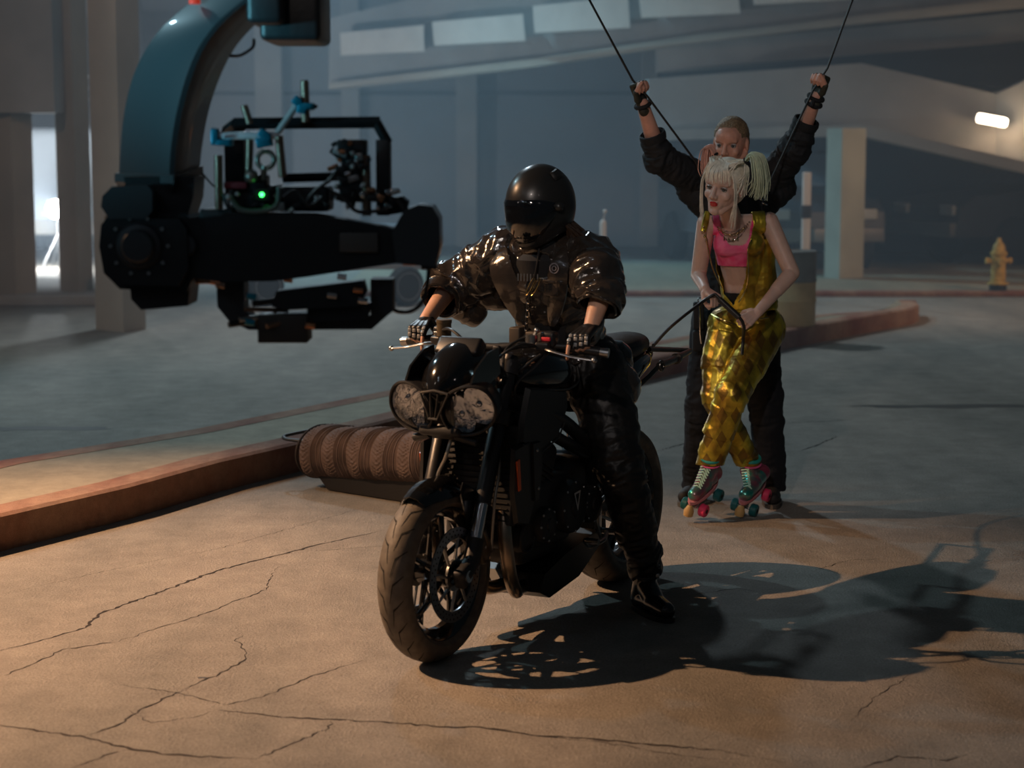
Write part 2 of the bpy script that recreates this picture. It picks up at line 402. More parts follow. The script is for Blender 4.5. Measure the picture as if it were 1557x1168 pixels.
# panels on the upper ramp: each a board of its own
for i, q in enumerate([[(517, 50), (644, 38), (645, 78), (518, 84)], [(657, 33), (795, 21), (799, 62), (660, 69)], [(810, 9), (955, -6), (958, 42), (813, 50)], [(972, -12), (1120, -28), (1126, 20), (976, 27)], [(1143, -38), (1300, -54), (1306, -2), (1148, 7)], [(1325, -62), (1490, -80), (1497, -26), (1332, -18)]]):
    def yy(px): return 31.0 - (px - 500) / 1120 * 7.0 - .45
    P = [at(px, py, yy(px)) for px, py in q]; m = MB(); P0 = P[3].copy(); P = [p - P0 for p in P]
    m.add(P + [p + V(0, .14, 0) for p in P], [(0, 1, 2, 3), (7, 6, 5, 4), (0, 4, 5, 1), (1, 5, 6, 2), (2, 6, 7, 3), (3, 7, 4, 0)], False)
    o = m.build('facade_panel', M_white); o.location = P0
    tag(o, ['pale rectangular panel on the ramp face, the one farthest left', 'pale rectangular panel on the ramp face, second from the left', 'pale rectangular panel on the ramp face, left of the overhead cable', 'pale rectangular panel on the ramp face, right of the overhead cable', 'pale rectangular panel on the ramp face, cut by the top edge', 'pale rectangular panel on the ramp face, farthest right'][i], 'panel', 'pale panels along the upper ramp')
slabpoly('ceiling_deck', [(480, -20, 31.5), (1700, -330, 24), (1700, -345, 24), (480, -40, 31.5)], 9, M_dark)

# ---------------------------------------------------------------- wall lamp
c = at(1507, 183, 24.2); r = empty('wall_lamp', c, 0); tag(r, 'glowing rectangular wall lamp on the concrete ramp', 'lamp')
ang = math.atan2(10, 46)
R = Matrix.Rotation(math.radians(12), 3, 'Y') @ Matrix.Rotation(math.radians(-28), 3, 'Z')
m = MB(); m.box((0, 0.02, 0), (.40, .09, .12), R, .02); m.build('housing', mat('lamp_metal', (.25, .25, .25), .5, .6), r)
m = MB(); m.box((0, -.05, 0), (.385, .10, .115), R, .03); m.build('diffuser', mat('lamp_glow', (1, .9, .75), .5, emit=(1, .86, .66), estr=9), r)
l = light('wall_lamp_light', 'POINT', c + V(0, -.22, -.10), 9, (1, .72, .45), size=.08)

# distant bright work light between two columns, with a pale van behind it
c = at(86, 318, 27); r = empty('work_light', (c.x, c.y, 0)); tag(r, 'blazing white work light on a thin stand between two columns', 'lamp')
m = MB(); m.ball((0, -.06, c.z), .13); m.build('bulb', mat('work_bulb', (1, 1, 1), .4, emit=(.9, .96, 1), estr=90), r)
m = MB(); m.box((0, .10, c.z), (.3, .14, .26), bev=.03); m.build('housing', mat('lamp_metal', (.2, .2, .2), .5), r)
m = MB(); m.tube([(0, .1, .0), (0, .1, c.z)], .02)
for k in range(3): m.tube([(0, .1, .5), (.35 * math.cos(k * 2.1), .1 + .35 * math.sin(k * 2.1), .02)], .012)
m.build('stand', mat('lamp_metal', (.2, .2, .2), .5), r)
light('work_light_glow', 'POINT', (c.x, c.y - .5, c.z), 320, (.82, .92, 1), size=.1)
m = MB(); a = at(62, 280, 30); b = at(112, 372, 30); m.box(((a.x + b.x) / 2, 30.6, (a.z + b.z) / 2 + .4), (1.6, 1, a.z - b.z + .8)); 
r = empty('parked_van', ((a.x + b.x) / 2, 30.6, 0)); tag(r, 'pale van seen through the gap between two columns', 'van')
m = MB(); m.box((0, 0, 1.25), (1.9, 3.6, 1.5), bev=.15); m.build('body', mat('van_paint', (.62, .68, .75), .4), r)
m = MB(); m.box((0, -1.80, .50), (1.9, .12, .24), bev=.03); m.build('bumper', mat('van_bumper', (.7, .66, .58), .4), r)
for sx in (-.75, .75):
    for sy in (-1.2, 1.2):
        m = MB(); m.lathe([(.10, -.1), (.33, -.1), (.34, 0), (.33, .1), (.10, .1)], T(sx, sy, .34) @ Matrix.Rotation(PI / 2, 4, 'Y')); m.build('wheel', mat('van_tyre', (.02, .02, .02), .8), r)
m = MB()
for z in (2.45, 2.62, 2.8): m.box((0, 0, z), (3.2, .05, .05))
m.build('roof_rack', M_white, r)

# ---------------------------------------------------------------- hydrant
p = at(1517, 441, 21.95); r = empty('fire_hydrant', (p.x, 21.95, .0605)); tag(r, 'small yellow fire hydrant on the far kerb', 'hydrant')
M_hyd = mat('yellow_hydrant_paint', (.55, .36, .08), .55, noise_amt=.25, nscale=14)
m = MB(); m.lathe([(.0, .07), (.12, .07), (.12, .09), (.085, .10), (.08, .40), (.095, .41), (.095, .44), (.075, .45), (.065, .52), (.03, .56), (.02, .60), (0, .605)], n=20); m.build('body', M_hyd, r)
m = MB(); m.lathe([(.0, 0), (.10, 0), (.10, .07), (0, .07)], n=20); m.build('base', mat('hydrant_base', (.02, .02, .022), .7), r)
for a, nm in ((0, 'side_outlet'), (PI, 'side_outlet'), (-PI / 2, 'front_outlet')):
    m = MB(); m.lathe([(.0, .15), (.035, .15), (.04, .12), (.03, .11), (.03, .06)], T(0, 0, .34) @ rotz(a) @ Matrix.Rotation(PI / 2, 4, 'Y'), n=14); m.build(nm, M_hyd, r)

# ---------------------------------------------------------------- drum, posts, beacon
p = G(1215, 498, KH); r = empty('steel_drum', (p.x - .06, p.y + .26, KH)); tag(r, 'worn two-tone cylinder drum standing on the kerbed island', 'drum')
pr = [(0, 0), (.232, 0), (.238, .01), (.238, .20), (.244, .21), (.244, .23), (.238, .24), (.238, .38)]
m = MB(); m.lathe(pr, n=36, caps=False); m.build('body', mat('drum_yellow', (.58, .42, .22), .6, noise_amt=.15, nscale=5), r)
m = MB(); m.lathe([(.238, .38), (.244, .39), (.244, .41), (.238, .42), (.238, .63), (.244, .64), (.238, .65), (.24, .65), (.235, .63), (0, .63)], n=36, caps=False); m.build('upper_body', mat('drum_grey', (.25, .245, .23), .6, noise_amt=.15, nscale=6), r)
q = r.location.copy()
r = empty('beacon', (q.x - .05, q.y - .08, KH + .63)); tag(r, 'small glowing orange beacon resting on top of the drum', 'light')
m = MB(); m.lathe([(.0, 0), (.035, 0), (.035, .03), (0, .03)], n=14); m.build('base', mat('lamp_metal', (.2, .2, .2), .5), r)
m = MB(); m.ball((0, 0, .055), (.028, .028, .04)); m.build('lens', mat('beacon_glow', (1, .3, .08), .4, emit=(1, .28, .06), estr=4), r)
Yp = 21.0; a = at(1227, 262, Yp); r = empty('marker_post', (a.x, Yp, 0)); tag(r, 'narrow white marker post behind the drum', 'post')
m = MB(); m.box((0, 0, a.z / 2), (.09, .05, a.z), bev=.01); m.build('post', M_white, r)
z1 = at(1227, 312, Yp).z; z2 = at(1227, 332, Yp).z
m = MB(); m.box((0, 0, (z1 + z2) / 2), (.11, .07, z1 - z2), bev=.01); m.build('dark_band', M_dark, r)
Yp = 21.5; a = at(917, 335, Yp); r = empty('pole', (a.x, Yp, 0)); tag(r, 'slim white pole with a rounded top beyond the rider\'s shoulder', 'pole')
m = MB(); m.lathe([(.035, 0), (.035, a.z - .05), (.03, a.z - .01), (.02, a.z), (0, a.z + .005)], n=14); m.build('shaft', M_white, r)
m = MB(); m.ball((.02, 0, a.z + .10), .022); m.tube([(0, 0, a.z), (.02, 0, a.z + .09)], .006); m.build('tip', M_white, r)

# ---------------------------------------------------------------- trailer with small wheels in the haze
M_tr = mat('blue_grey_trailer_paint', (.10, .12, .15), .5, noise_amt=.1, nscale=2)
w1 = G(615, 470); w0 = G(396, 470); yaw = math.radians(-38)
c = (w0 + w1) / 2; r = empty('utility_trailer', (c.x, c.y + .6, 0), 0); tag(r, 'low blue-grey trailer with small wheels in the haze', 'trailer')
m = MB(); m.box((0, .35, .62), (2.1, 1.0, .46), bev=.05); m.build('body', M_tr, r)
m = MB(); m.box((.05, -.15, .42), (2.0, .06, .06)); m.build('chassis_rail', mat('trailer_rail_grey', (.30, .30, .31), .5), r)
for sx in (-.755, .755):
    o = MB().lathe([(.06, -.06), (.19, -.07), (.215, -.03), (.215, .03), (.19, .07), (.06, .06)], T(sx, -.22, .215) @ rotz(math.radians(35)) @ Matrix.Rotation(PI / 2, 4, 'X'), n=28).build('wheel', mat('van_tyre', (.02, .02, .02), .8), r)
    mm = MB(); MM = T(sx, -.22, .215) @ rotz(math.radians(35)) @ Matrix.Rotation(PI / 2, 4, 'X')
    mm.lathe([(.0, .05), (.05, .055), (.06, .04), (.13, .03), (.145, .07), (.15, .07)], MM, n=28, caps=False); mm.build('rim', mat('dull_alloy', (.45, .47, .5), .4, .7), o)

# ---------------------------------------------------------------- parked pickup on the right, in the dark
def pickup(loc, rz, paint, label, sc=1.0):
    r = empty('parked_pickup', loc, rz); tag(r, label, 'truck'); r.scale = (sc,) * 3
    side = [(-2.6, .45), (-2.6, 1.05), (-.7, 1.08), (-.5, 1.62), (.55, 1.66), (1.15, 1.12), (2.35, 1.0), (2.55, .85), (2.6, .45)]
    m = MB(); m.prism(side, -.88, .88); m.build('body', paint, r)
    gl = mat('car_glass', (.22, .25, .30), .12, coat=.5)
    m = MB(); m.prism([(.50, 1.60), (.62, 1.60), (1.18, 1.16), (1.06, 1.14)], -.78, .78); m.build('windshield', gl, r)
    for sy in (-.885, .885):
        m = MB(); m.prism([(-.55, 1.12), (-.42, 1.55), (.5, 1.58), (.95, 1.14)], sy - .01, sy + .01); m.build('side_window', gl, r)
    for sx in (-1.6, 1.65):
        for sy in (-.85, .85):
            m = MB(); m.lathe([(.05, -.12), (.33, -.12), (.37, -.06), (.37, .06), (.33, .12), (.05, .12)], T(sx, sy, .37) @ Matrix.Rotation(PI / 2, 4, 'X'), n=24); m.build('wheel', mat('van_tyre', (.02, .02, .02), .8), r)
    m = MB(); m.box((2.62, 0, .55), (.12, 1.7, .2), bev=.03); m.build('bumper', mat('lamp_metal', (.25, .25, .25), .5), r)
    for sy in (-.6, .6): m = MB(); m.box((2.57, sy, .82), (.06, .35, .14), bev=.02); m.build('headlight', mat('dim_headlight', (.6, .62, .6), .2), r)
    return r
pickup((8.3, 28.2, .0), math.radians(200), mat('dark_truck_paint', (.06, .065, .075), .35, coat=.3), 'dark parked pickup in the shadow behind the yellow hydrant')
pickup((3.6, 27.6, .0), math.radians(-80), mat('dark_truck_paint', (.06, .065, .075), .35, coat=.3), 'dark parked truck in the shadow behind the square column')

# ---------------------------------------------------------------- blue haze
mh = bpy.data.materials.new('blue_smoke'); mh.use_nodes = True; nt = mh.node_tree
nt.nodes.remove(nt.nodes['Principled BSDF'])
vs_ = nt.nodes.new('ShaderNodeVolumeScatter'); vs_.inputs['Color'].default_value = (.72, .85, 1, 1); vs_.inputs['Density'].default_value = .022; vs_.inputs['Anisotropy'].default_value = .25
nt.links.new(vs_.outputs[0], nt.nodes['Material Output'].inputs['Volume'])
m = MB(); m.box((-3, 22.0, 3.0), (29, 19.0, 5.98)); o = m.build('haze', mh); tag(o, 'thin blue smoke hanging under the ramps', 'smoke', kind='stuff')
# ================================================================ loft helper
def superring(c, a, b, p=2.0, n=20, top=1.0):
    out = []
    for j in range(n):
        t = 2 * PI * j / n; ct, st = math.cos(t), math.sin(t)
        u = math.copysign(abs(ct) ** (2 / p), ct); w = math.copysign(abs(st) ** (2 / p), st)
        if w > 0: w *= top
        out.append(Vector(c) + Vector(a) * u + Vector(b) * w)
    return out
def loft(m, rings, cap=True, closed=False, sm=True):
    n = len(rings[0]); vs = [p for r in rings for p in r]; fs = []
    k = len(rings)
    for i in range(k if closed else k - 1):
        for j in range(n): fs.append((i * n + j, i * n + (j + 1) % n, ((i + 1) % k) * n + (j + 1) % n, ((i + 1) % k) * n + j))
    if cap and not closed: fs.append(list(range(n))[::-1]); fs.append([(k - 1) * n + j for j in range(n)])
    return m.add(vs, fs, sm)
def loftx(m, secs, n=24, cap=True):
    # secs: (x, ycentre, zcentre, half_y, half_z, power)
    return loft(m, [superring((x, y, z), (0, hy, 0), (0, 0, hz), p, n) for x, y, z, hy, hz, p in secs], cap)

# ================================================================ motorcycle
M_gloss = mat('black_gloss_paint', (.010, .010, .011), .12, coat=1.0)
M_satin = mat('black_satin_plastic', (.016, .016, .018), .38)
M_matte = mat('black_matte_metal', (.03, .03, .032), .5, .3)
M_rubber = mat('tyre_rubber', (.11, .092, .075), .62, noise_amt=.2, nscale=30)
M_groove = mat('tread_groove', (.012, .011, .010), .9)
M_chrome = mat('polished_metal', (.62, .62, .64), .18, 1.0)
M_alu = mat('brushed_aluminium', (.42, .42, .42), .35, 1.0)
M_steel = mat('heat_tinted_exhaust', (.42, .33, .25), .28, 1.0, noise_amt=.3, nscale=9)
M_disc = mat('brake_disc_steel', (.35, .35, .37), .3, 1.0)
M_bronze = mat('dark_bronze_anodised', (.16, .13, .10), .35, .8)
M_seat = mat('seat_vinyl', (.022, .020, .019), .42, bump=.15, bscale=90)
M_glassy = mat('clear_lens', (.95, .97, 1), .02, trans=1.0, ior=1.3)
M_reflect = mat('headlight_reflector', (.62, .63, .68), .07, 1.0, bump=1.0, bscale=42)
M_red = mat('red_switch', (.7, .04, .06), .35)
M_orange = mat('orange_reflector', (.75, .12, .03), .3)
M_cable = mat('rubber_cable', (.015, .015, .016), .4)
M_white_txt = mat('pale_badge', (.55, .55, .55), .4)

bp = V(.0685, 6.845, 0); bang = math.atan2(-.874, -.485)
bike = empty('motorcycle', bp, bang)
tag(bike, 'black naked motorcycle with twin round headlights ridden by the helmeted person', 'motorcycle')
def W2(p):    # bike-local to world
    f = V(-.485, -.874, 0); l = V(.874, -.485, 0); p = Vector(p); return bp + f * p.x + l * p.y + V(0, 0, p.z)
AX = .668; RX = -.690

def tyre(par, cx, cz, R, w, rim_r):
    m = MB(); M = T(cx, 0, cz) @ Matrix.Rotation(PI / 2, 4, 'X'); h = w / 2
    prof = [(rim_r, -h * .70), (rim_r + .012, -h * .80), (R * .80, -h * .98), (R * .865, -h), (R * .915, -h * .90), (R * .955, -h * .70), (R * .982, -h * .45), (R * .996, -h * .2), (R, 0)]
    prof = prof + [(r, -hh) for r, hh in prof[-2::-1]]
    m.lathe(prof + [prof[0]], M, n=72, caps=False)
    m.mat(1)
    def surf(a, t):   # t in -1..1 lateral
        tt = abs(t); h_ = h * tt
        pr = prof[:9][::-1]
        for (r0, h0), (r1, h1) in zip(pr[:-1], pr[1:]):
            if abs(h0) <= h_ <= abs(h1) + 1e-9:
                k = (h_ - abs(h0)) / max(1e-9, abs(h1) - abs(h0)); r = r0 + (r1 - r0) * k; break
        else: r = pr[5][0]
        r += .0008
        return M @ V(r * math.cos(a), r * math.sin(a), math.copysign(h_, t))
    N = 22
    for i in range(N):
        for sgn, off in ((1, 0), (-1, .5)):
            a0 = 2 * PI * (i + off) / N
            pts = [(a0, .12 * sgn), (a0 + .09, .22 * sgn), (a0 + .20, .30 * sgn), (a0 + .24, .52 * sgn), (a0 + .31, .80 * sgn)]
            fine = []
            for (x0, y0_), (x1, y1_) in zip(pts[:-1], pts[1:]):
                for k in range(3): fine.append((x0 + (x1 - x0) * k / 3, y0_ + (y1_ - y0_) * k / 3))
            fine.append(pts[-1]); vs = []; fs = []
            for k, (a, t) in enumerate(fine):
                wd = .0030 * (1 - .7 * abs(2 * k / (len(fine) - 1) - 1))
                vs += [surf(a - wd / R * 1.2, t + wd * .4 / h * sgn), surf(a + wd / R * 1.2, t - wd * .4 / h * sgn)]
            for k in range(len(fine) - 1): fs.append((2 * k, 2 * k + 1, 2 * k + 3, 2 * k + 2))
            m.add(vs, fs, True)
    return m.build('tyre', [M_rubber, M_groove], par)

# --- front wheel
MY = Matrix.Rotation(PI / 2, 4, 'X')
fw = MB(); MW = T(AX, 0, .30) @ MY
fw.lathe([(.222, -.046), (.230, -.043), (.230, -.036), (.214, -.030), (.196, -.012), (.196, .012), (.214, .030), (.230, .036), (.230, .043), (.222, .046), (.206, .034), (.188, .012), (.188, -.012), (.206, -.034), (.222, -.046)], MW, n=64, caps=False)
fw.lathe([(.018, -.07), (.038, -.07), (.045, -.045), (.036, 0), (.045, .045), (.038, .07), (.018, .07)], MW, n=24)
for k in range(5):
    a = 2 * PI * k / 5 + .35
    for s, o in ((-1, -.13), (1, .13)):
        p0 = V(AX + .034 * math.cos(a), s * .028, .30 + .034 * math.sin(a)); p1 = V(AX + .115 * math.cos(a + o * .7), s * .018, .30 + .115 * math.sin(a + o * .7)); p2 = V(AX + .200 * math.cos(a + o), 0, .30 + .200 * math.sin(a + o))
        fw.tube([p0, p1, p2], [.013, .009, .011], 8)
wheelF = fw.build('front_wheel', M_gloss, bike)
tyre(wheelF, AX, .30, .300, .122, .222)
def disc(par, cx, cz, y, ro, ri):
    m = MB(); M = T(cx, y, cz) @ MY
    m.lathe([(ri, -.0025), (ro, -.0025), (ro, .0025), (ri, .0025), (ri, -.0025)], M, n=56, caps=False)
    m.mat(1)
    for k in range(40):
        for q in range(2):
            a = 2 * PI * (k + q * .5) / 40; r = ri + (ro - ri) * (.32 + .4 * q)
            m.lathe([(0, -.0031), (.0035, -.0031), (.0035, .0031), (0, .0031)], M @ T(r * math.cos(a), r * math.sin(a), 0), n=8)
    m.mat(2)
    m.lathe([(.035, -.004), (.055, -.004), (.055, .004), (.035, .004), (.035, -.004)], M, n=24, caps=False)
    for k in range(8):
        a = 2 * PI * k / 8
        p0 = V(cx + .05 * math.cos(a), y, cz + .05 * math.sin(a)); p1 = V(cx + (ri + .004) * math.cos(a + .18), y, cz + (ri + .004) * math.sin(a + .18)); m.tube([p0, p1], .006, 6)
    return m.build('brake_disc', [M_disc, M_groove, M_alu], par)
for s in (-1, 1): disc(wheelF, AX, .30, s * .074, .160, .122)
m = MB(); m.tube([(AX, -.13, .30), (AX, .13, .30)], .012, 14); m.lathe([(.008, 0), (.021, 0), (.021, .014), (.008, .014)], T(AX, .118, .30) @ Matrix.Rotation(-PI / 2, 4, 'X'), n=16); m.build('axle', M_chrome, wheelF)

# --- forks
ft_, fb_ = V(.345, 0, .985), V(.618, 0, .32)
for s in (1, -1):
    o = V(0, s * .105, 0); d = (fb_ - ft_).normalized()
    m = MB(); m.tube([ft_ + o - d * .02, ft_ + o, ft_ + o + d * .24, ft_ + o + d * .245, ft_ + o + d * .50], [.025, .027, .027, .030, .0285], 20)
    m.mat(1); m.tube([ft_ + o + d * .49, ft_ + o + d * .66], .021, 18)
    m.mat(2); m.tube([ft_ + o + d * .62, ft_ + o + d * .70, V(AX, s * .105, .30)], [.028, .030, .030], 14)
    m.box((AX, s * .105, .30), (.07, .045, .07), Matrix.Rotation(.4, 3, 'Y'), .014)
    fk = m.build('fork_leg', [M_satin, M_chrome, M_matte], bike)
    # caliper behind the leg
    c = V(AX - .125, s * .086, .375); R = Matrix.Rotation(-1.0, 3, 'Y')
    m = MB(); m.box(c, (.125, .062, .062), R, .014)
    m.box(c + R @ V(0, s * .012, .03), (.10, .045, .02), R, .006)
    for q in (-.032, .032): m.lathe([(.0, .03), (.018, .03), (.019, .02), (.019, -.03), (0, -.03)], T(*(c + R @ V(q, 0, 0))) @ MY, n=16)
    m.mat(1)
    for q in (-.05, 0, .05): m.tube([c + R @ V(q, -.036 * s, 0), c + R @ V(q, .036 * s, 0)], .005, 8)
    m.tube([c + R @ V(.05, s * .02, .0), V(AX, s * .105, .30)], .012, 8)
    m.build('brake_caliper', [M_bronze, M_chrome], fk)
    m = MB(); m.tube(smooth_path([c + R @ V(-.04, s * .03, .03), V(AX - .17, s * .13, .52), V(AX - .22, s * .12, .66), V(AX - .22, s * .06, .78)]), .0055, 8); m.build('brake_hose', mat('braided_hose', (.35, .33, .30), .35, .6), fk)
for z, dx in ((.965, 0), (.80, 0)):
    t = (ft_.z - z) / (ft_.z - fb_.z); c = ft_.lerp(fb_, t); m = MB()
    m.box(c + V(-.015, 0, 0), (.09, .27, .035), Matrix.Rotation(-.39, 3, 'Y'), .012)
    for s in (-1, 1): m.tube([c + V(-.008, s * .105, .022), c + V(.008, s * .105, -.022)], .037, 18)
    m.build('triple_clamp', M_matte, bike)
# --- front fender
m = MB(); rings = []
for i in range(19):
    a = math.radians(60 + 80 * i / 18); e = min(1, .25 + 3 * min(i, 18 - i) / 18); R0 = .318
    c = V(AX + R0 * math.cos(a), 0, .30 + R0 * math.sin(a)); n_ = V(math.cos(a), 0, math.sin(a)); ring = []
    w = .074 * (0.55 + .45 * e)
    for th in (0, 1):
        seq = [-1, -.85, -.5, 0, .5, .85, 1]
        for t in (seq if th == 0 else seq[::-1]):
            drop = (abs(t) ** 2.2) * .062 * (.5 + .5 * e)
            ring.append(c + V(0, t * w * (1 - .03 * th), 0) + n_ * (.010 - drop - .004 * th))
    rings.append(ring)
loft(m, rings)
for s in (-1, 1):
    m.prism([(AX - .19, .54), (AX - .05, .605), (AX - .03, .575), (AX - .08, .46), (AX - .13, .44)], s * .074, s * .079)
m.build('front_fender', M_gloss, bike)

# --- headlights
for s in (1, -1):
    c = V(.625, s * .108, .852); Rr = Matrix.Rotation(s * .20, 3, 'Z') @ Matrix.Rotation(.16, 3, 'Y') @ Matrix.Rotation(s * .38, 3, 'X')
    ex = Rr @ V(1, 0, 0); ey = Rr @ V(0, 1, 0); ez = Rr @ V(0, 0, 1)
    m = MB(); rings = []
    for dx, sy, sz in ((-.16, .035, .035), (-.14, .060, .055), (-.08, .088, .073), (-.02, .1, .083), (.012, .101, .084), (.018, .094, .078), (.010, .090, .074), (-.03, .084, .068)):
        rings.append(superring(c + ex * dx + ez * (-.02 * (dx < -.1)), ey * sy, ez * sz, 2.25, 40))
    loft(m, rings)
    hb = m.build('headlight', M_satin, bike)
    m = MB()
    rings = []
    for r_, dx in ((1, .002), (.86, -.018), (.6, -.040), (.42, -.050)):
        rings.append(superring(c + ex * dx, ey * .088 * r_, ez * .072 * r_, 2.2, 40))
    loft(m, rings, cap=False)
    for (oy, oz, rr) in ((-.034 * s, -.006, .046), (.036 * s, .004, .050)):
        q = c + ey * oy + ez * oz; rings = []
        for k in range(6):
            f_ = k / 5; rings.append(superring(q + ex * (-.010 - .055 * f_ ** 1.2), ey * rr * (1 - .72 * f_), ez * rr * 1.25 * (1 - .72 * f_), 2, 11))
        loft(m, rings, sm=False)
    for k in range(7):
        m.tube([c + ey * (-.075 + .025 * k) + ex * -.02 + ez * .055, c + ey * (-.075 + .025 * k) + ex * -.006 + ez * (.062 - .002 * abs(k - 3) ** 2)], .004, 6)
    m.mat(1)
    for (oy, oz) in ((-.030 * s, -.004), (.034 * s, .006)): m.ball(c + ey * oy + ez * oz + ex * -.018, (.016, .012, .012), Rr, 12)
    m.build('reflector', [M_reflect, M_chrome], hb)
    m = MB(); rings = []
    for r_, dx in ((1, .006), (.93, .018), (.75, .030), (.5, .038), (.2, .042)): rings.append(superring(c + ex * dx, ey * .090 * r_, ez * .074 * r_, 2.2, 40))
    loft(m, rings)
    m.build('lens', M_glassy, hb)
    m = MB(); rings = [superring(c + ex * (.012 + .007 * math.cos(a)), ey * (.096 + .006 * math.sin(a)), ez * (.080 + .006 * math.sin(a)), 2.2, 44) for a in [i * PI / 4 for i in range(8)]]
    loft(m, rings, closed=True); m.build('bezel', M_satin, hb)
# lower headlight bracket and horn
m = MB(); m.box((.60, 0, .765), (.10, .16, .035), Matrix.Rotation(-.3, 3, 'Y'), .012)
m.tube([(.62, -.05, .76), (.60, -.12, .74)], .014, 10); m.tube([(.62, .05, .76), (.60, .12, .74)], .014, 10); m.build('headlight_bracket', M_matte, bike)
m = MB(); m.tube(smooth_path([(.60, .02, .74), (.62, .01, .68), (.60, -.03, .62), (.56, -.06, .56)]), .006, 8); m.build('brake_line', mat('braided_hose', (.35, .33, .30), .35, .6), bike)
# --- flyscreen: shell over the headlights
m = MB(); rings = []
for (x, z, hw, hh) in [(.675, .902, .050, .006), (.672, .925, .085, .012), (.655, .965, .118, .030), (.625, 1.005, .132, .040), (.585, 1.038, .136, .045), (.535, 1.058, .136, .045), (.490, 1.065, .134, .045)]:
    ring = []
    K = 14
    for k in range(K + 1):
        a = PI * k / K; y = hw * math.cos(a); zz = -abs(math.cos(a)) ** 2.4 * hh * 2.6; xx = -abs(math.cos(a)) ** 2.2 * .075
        ring.append(V(x + xx, y, z + zz))
    for k in range(K + 1):
        q = ring[K - k]; ring.append(q + V(-.004, 0, -.004)) if False else None
    rings.append(ring)
outer = rings; K1 = len(outer[0])
full = [r + [p + V(-.005, -math.copysign(.004, p.y) if abs(p.y) > .02 else 0, -.004) for p in r[::-1]] for r in outer]
loft(m, full)
m.build('flyscreen', M_gloss, bike)
for s in (-1, 1):
    m = MB(); m.prism([(.50, .905), (.655, .93), (.62, .985), (.535, 1.035), (.47, 1.045), (.455, .96)], s * .122, s * .130, sm=False); m.build('flyscreen_side', M_gloss, bike)
# nose intake between the lamps
m = MB()
m.tube([(.668, -.052, .905), (.672, 0, .915), (.668, .052, .905)], .005, 8)
for y0_, y1_ in ((-.052, -.016), (.052, .016), (-.015, -.008), (.015, .008)): m.tube([(.672, y0_, .903), (.680, y1_, .822)], .0035, 8)
m.tube([(.680, -.018, .821), (.680, .018, .821)], .005, 8)
m.build('intake_trim', mat('dull_bezel', (.10, .095, .09), .3, .7), bike)
m = MB(); m.prism([(.56, .80), (.645, .80), (.65, .92), (.56, .93)], -.055, .055); m.build('intake', mat('deep_black', (.004, .004, .004), .8), bike)
m = MB(); m.box((.50, 0, 1.04), (.05, .17, .07), Matrix.Rotation(-.7, 3, 'Y'), .012); m.mat(1); m.box((.475, 0, 1.05), (.01, .13, .05), Matrix.Rotation(-.7, 3, 'Y'), .004); m.build('instrument_panel', [M_satin, M_chrome], bike)

# --- handlebar
HB = [V(.215, -.385, 1.020), V(.245, -.27, 1.035), V(.300, -.14, 1.040), V(.325, -.06, 1.030), V(.325, .06, 1.030), V(.300, .14, 1.040), V(.245, .27, 1.035), V(.215, .385, 1.020)]
m = MB(); m.tube(smooth_path(HB, 6), [.011 + .003 * (abs(i - 21) < 8) for i in range(43)], 14)
for s in (-1, 1): m.box((.325, s * .05, 1.015), (.045, .03, .045), bev=.008)
bar = m.build('handlebar', M_matte, bike)
for s in (-1, 1):
    e0 = V(.245, s * .265, 1.035); e1 = V(.215, s * .385, 1.020); d = (e1 - e0).normalized()
    m = MB(); pts = [e0 + d * .123 * k / 8 for k in range(9)]; m.tube(pts, [.0165 + .001 * (k % 2) for k in range(9)], 14); m.build('grip', M_cable, bar)
    m = MB(); m.tube([e1 + d * 0, e1 + d * .03], [.015, .017], 14); m.build('bar_end_weight', M_alu, bar)
    # lever
    m = MB(); L0 = V(.305, s * .225, 1.030)
    m.tube(smooth_path([L0, V(.325, s * .26, 1.025), V(.318, s * .33, 1.010), V(.300, s * .405, 1.000)]), [.009] * 8 + [.008] * 8 + [.007] * 8 + [.010], 10, flat=.6)
    m.ball((.300, s * .405, 1.0), .010)
    m.build('brake_lever' if s < 0 else 'clutch_lever', M_alu, bar)
    m = MB(); m.box((.285, s * .205, 1.038), (.07, .05, .032), Matrix.Rotation(s * .25, 3, 'Z'), .008)
    m.box((.262, s * .215, 1.060), (.05, .055, .055), bev=.012)
    m.mat(1); m.box((.290, s * .215, 1.062), (.008, .035, .014), bev=.003); m.build('switchgear', [M_satin, M_red if s > 0 else M_alu], bar)
m = MB(); m.lathe([(0, 0), (.024, 0), (.026, .006), (.026, .045), (.028, .047), (.028, .058), (.0, .060)], T(.300, -.185, 1.055), n=20)
m.tube([(.30, -.185, 1.06), (.285, -.205, 1.03)], .008, 8); m.build('brake_reservoir', mat('smoked_reservoir', (.10, .075, .045), .35), bar)
m = MB(); m.lathe([(0, 0), (.020, 0), (.021, .03), (.0, .033)], T(.300, .165, 1.045), n=18); m.tube([(.27, .15, 1.06), (.29, .18, 1.09)], .006, 8); m.ball((.29, .18, 1.09), .010); m.build('clutch_perch', M_alu, bar)
for i, pts in enumerate([[(.29, -.2, 1.05), (.33, -.17, 1.08), (.42, -.08, 1.09), (.44, 0, 1.04), (.40, .05, .95)], [(.29, .2, 1.03), (.38, .17, 1.05), (.44, .11, 1.00), (.40, .09, .90)], [(.30, .20, 1.01), (.35, .15, .96), (.30, .11, .92), (.20, .12, .86)],
                         [(.27, .22, 1.02), (.32, .19, .97), (.36, .135, .90), (.30, .125, .80)], [(.29, .14, 1.07), (.36, .10, 1.03), (.42, .12, .97), (.36, .09, .88)]]):
    m = MB(); m.tube(smooth_path(pts), .005, 8); m.build('control_cable', M_cable, bar)

